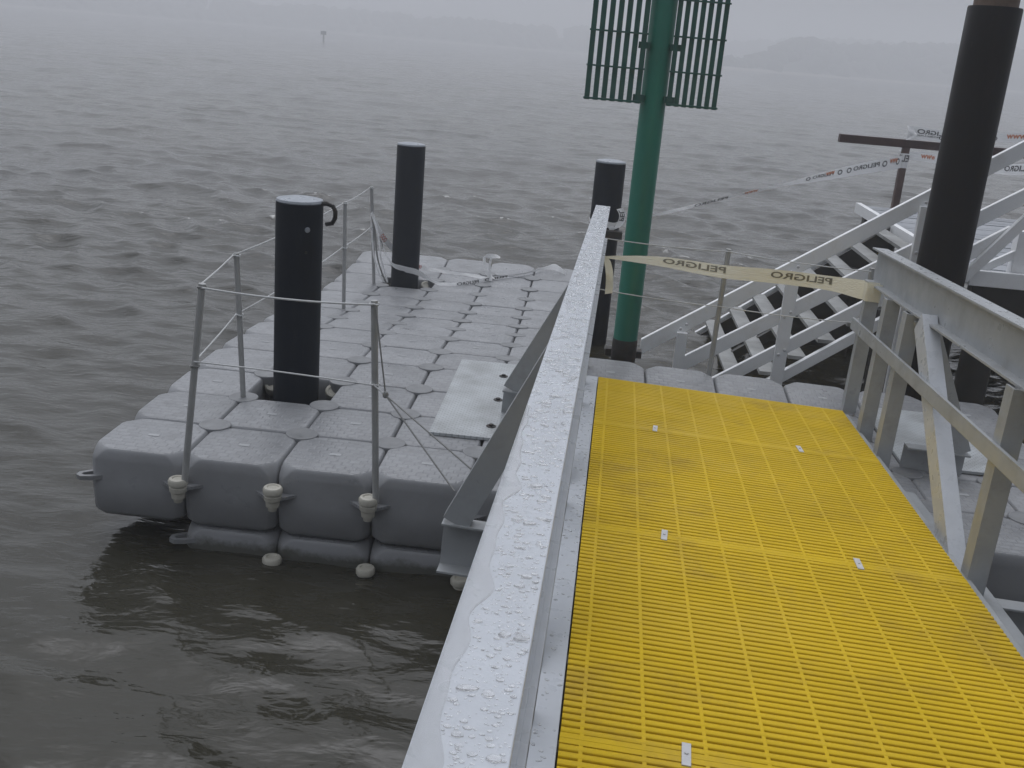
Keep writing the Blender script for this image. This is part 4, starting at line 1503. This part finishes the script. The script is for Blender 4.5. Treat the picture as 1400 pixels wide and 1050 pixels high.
# third tape lying along the top of the bar
t4 = Ribbon([(4.60, 7.53, 1.565), (4.78, 7.53, 1.56), (5.03, 7.53, 1.555), (5.4, 7.53, 1.57), (5.95, 7.53, 1.615), (6.8, 7.53, 1.60), (8.0, 7.53, 1.56)], [(0, 0, 0.078), (0, 0, 0.07), (0, 0, 0.06), (0, 0.01, 0.055), (0, 0, 0.055), (0, 0.01, 0.05), (0, 0, 0.04)], 60)
w4 = t4.mesh('barrier_tape', M['tape_white'])
tag(w4, 'white tape lying along the top of the red steel cross bar', 'tape', TG)
for sg in (1, -1):
    lettering(t4, 'PELIGRO', 0.115, 0.40, 0.0, 0.72, 'ink', w4, 0.003 * sg)
    lettering(t4, 'PROHIBIDO EL PASO', 0.115, 0.26, -0.42, -0.18, 'ink', w4, 0.003 * sg)
    emblem(t4, 0.40, 0.03, -0.38, 0.32, w4, 0.003 * sg)
    emblem(t4, 1.02, 0.03, -0.2, 0.4, w4, 0.003 * sg)
    lettering(t4, 'www', 1.15, 0.2, -0.2, 0.6, 'orange', w4, 0.003 * sg)
bunch = Ribbon([(4.60, 7.50, 1.64), (4.63, 7.49, 1.58), (4.66, 7.49, 1.53), (4.62, 7.49, 1.48)], [(0.035, 0, 0), (0.04, 0.02, 0), (0.03, -0.02, 0.01), (0.04, 0, 0)], 16)
bunch.mesh('tape_knot', M['tape_white'], w4)

# twisted white tape on the far end of the dock
def zd(x, y):
    return dock_z(x, y)


fp = [(-1.165, 4.97, 0.46), (-1.12, 5.03, 0.30), (-1.06, 5.07, 0.12), (-0.965, 5.085, -0.055), (-0.85, 5.095, -0.10), (-0.70, 5.10, -0.125), (-0.58, 5.18, -0.20), (-0.47, 5.27, -0.262), (-0.27, 5.38, -0.265), (-0.05, 5.66, -0.262), (0.08, 5.83, -0.255), (0.35, 6.08, -0.235), (0.56, 6.33, -0.205), (0.68, 6.36, -0.19), (0.80, 6.25, -0.22)]
fh = []
for i in range(len(fp)):
    a = i * 1.1
    wdt = 0.034 if i in (2, 3, 4, 5, 13) else 0.022
    fh.append((0.25 * wdt * math.cos(a), wdt * 0.5 * math.sin(a), wdt * (0.8 + 0.2 * math.cos(a * 1.3))))
t5 = Ribbon(fp, fh, 110)
w5 = t5.mesh('barrier_tape', M['tape_white'])
tag(w5, 'fallen twisted white tape lying across the far end of the grey dock', 'tape', TG)
rear = Ribbon([(-1.165, 5.0, 0.44), (-1.09, 5.15, 0.22), (-0.98, 5.42, 0.0), (-0.80, 5.62, -0.16), (-0.65, 5.82, -0.235), (-0.40, 5.86, -0.262), (-0.22, 5.84, -0.262), (-0.05, 5.74, -0.258), (0.03, 5.70, -0.25)],
              [(0.01, 0, 0.02), (0.016, 0, 0.022), (0.014, 0.01, 0.02), (0.01, 0, 0.02), (0, 0.01, 0.016), (0, 0.008, 0.018), (0, 0.01, 0.014), (0, 0.012, 0.016), (0, 0.01, 0.02)], 60)
rear.mesh('tape_strand', M['tape_white'], w5)
kn = Ribbon([(0.01, 5.72, -0.24), (-0.03, 5.72, -0.19), (-0.065, 5.73, -0.11), (-0.075, 5.74, -0.02), (-0.03, 5.74, -0.012), (0.05, 5.74, -0.008), (0.095, 5.74, -0.018)],
            [(0.02, 0, 0.01), (0.018, 0.01, 0.01), (0.014, 0.01, 0.004), (0.014, 0, 0.01), (0.0, 0.0, 0.024), (0.0, 0.012, 0.018), (0, 0.01, 0.004)], 40)
kn.mesh('tape_knot', M['tape_white'], w5)
st2 = Ribbon([(0.0, 5.74, -0.02), (-0.01, 5.73, -0.10), (0.0, 5.72, -0.20), (0.05, 5.70, -0.245)], [(0.012, 0, 0), (0.01, 0.008, 0), (0.012, 0, 0), (0.01, 0.01, 0)], 20)
st2.mesh('tape_strand', M['tape_white'], w5)
for s0, wd in ((0.28, 0.12), (0.95, 0.1)):
    lettering(rear, 'OOO', s0, wd, -0.9, 0.9, 'red_ink', w5, -0.004)
    lettering(rear, 'OOO', s0, wd, -0.9, 0.9, 'red_ink', w5, 0.004)
lettering(rear, 'OOO', 1.28, 0.08, -0.9, 0.9, 'red_ink', w5, -0.004)
for s0, wd in ((0.05, 0.32), (1.35, 0.3), (1.75, 0.35)):
    lettering(t5, 'PELIGRO', s0, wd, -0.7, 0.8, 'ink', w5, -0.004)
    lettering(t5, 'PELIGRO', s0, wd, -0.7, 0.8, 'ink', w5, 0.004)
for i in range(3):
    Ribbon([(-1.165, 4.98, 0.46), (-1.15 + 0.03 * i, 4.97, 0.25), (-1.12 + 0.035 * i, 4.96, 0.02), (-1.05 + 0.03 * i, 4.98, -0.18), (-1.0 + 0.01 * i, 5.0, -0.24)],
           [(0.014, 0.0, 0.004), (0.008, 0.008, 0), (0.01, -0.008, 0), (0.008, 0.006, 0), (0.01, 0, 0)], 20).mesh('tape_strand', M['tape_white'] if i != 1 else M['rope_dark'], w5)

# ------------------------------------------------------------------ far marker in the estuary
mk = thing('channel_marker', 'tiny dark signboard on a post far out on the water', 'marker', (-55.6, 217.6, WATER))
MB().tube([(0, 0, -2), (0, 0, 2.0)], 0.16, n=8).build('post', M['tar'], mk)
for sx in (-0.31, 0.31):
    MB().box((sx - 0.27, -0.22, 1.25), (sx + 0.27, -0.16, 1.95)).build('board', M['marker'], mk)
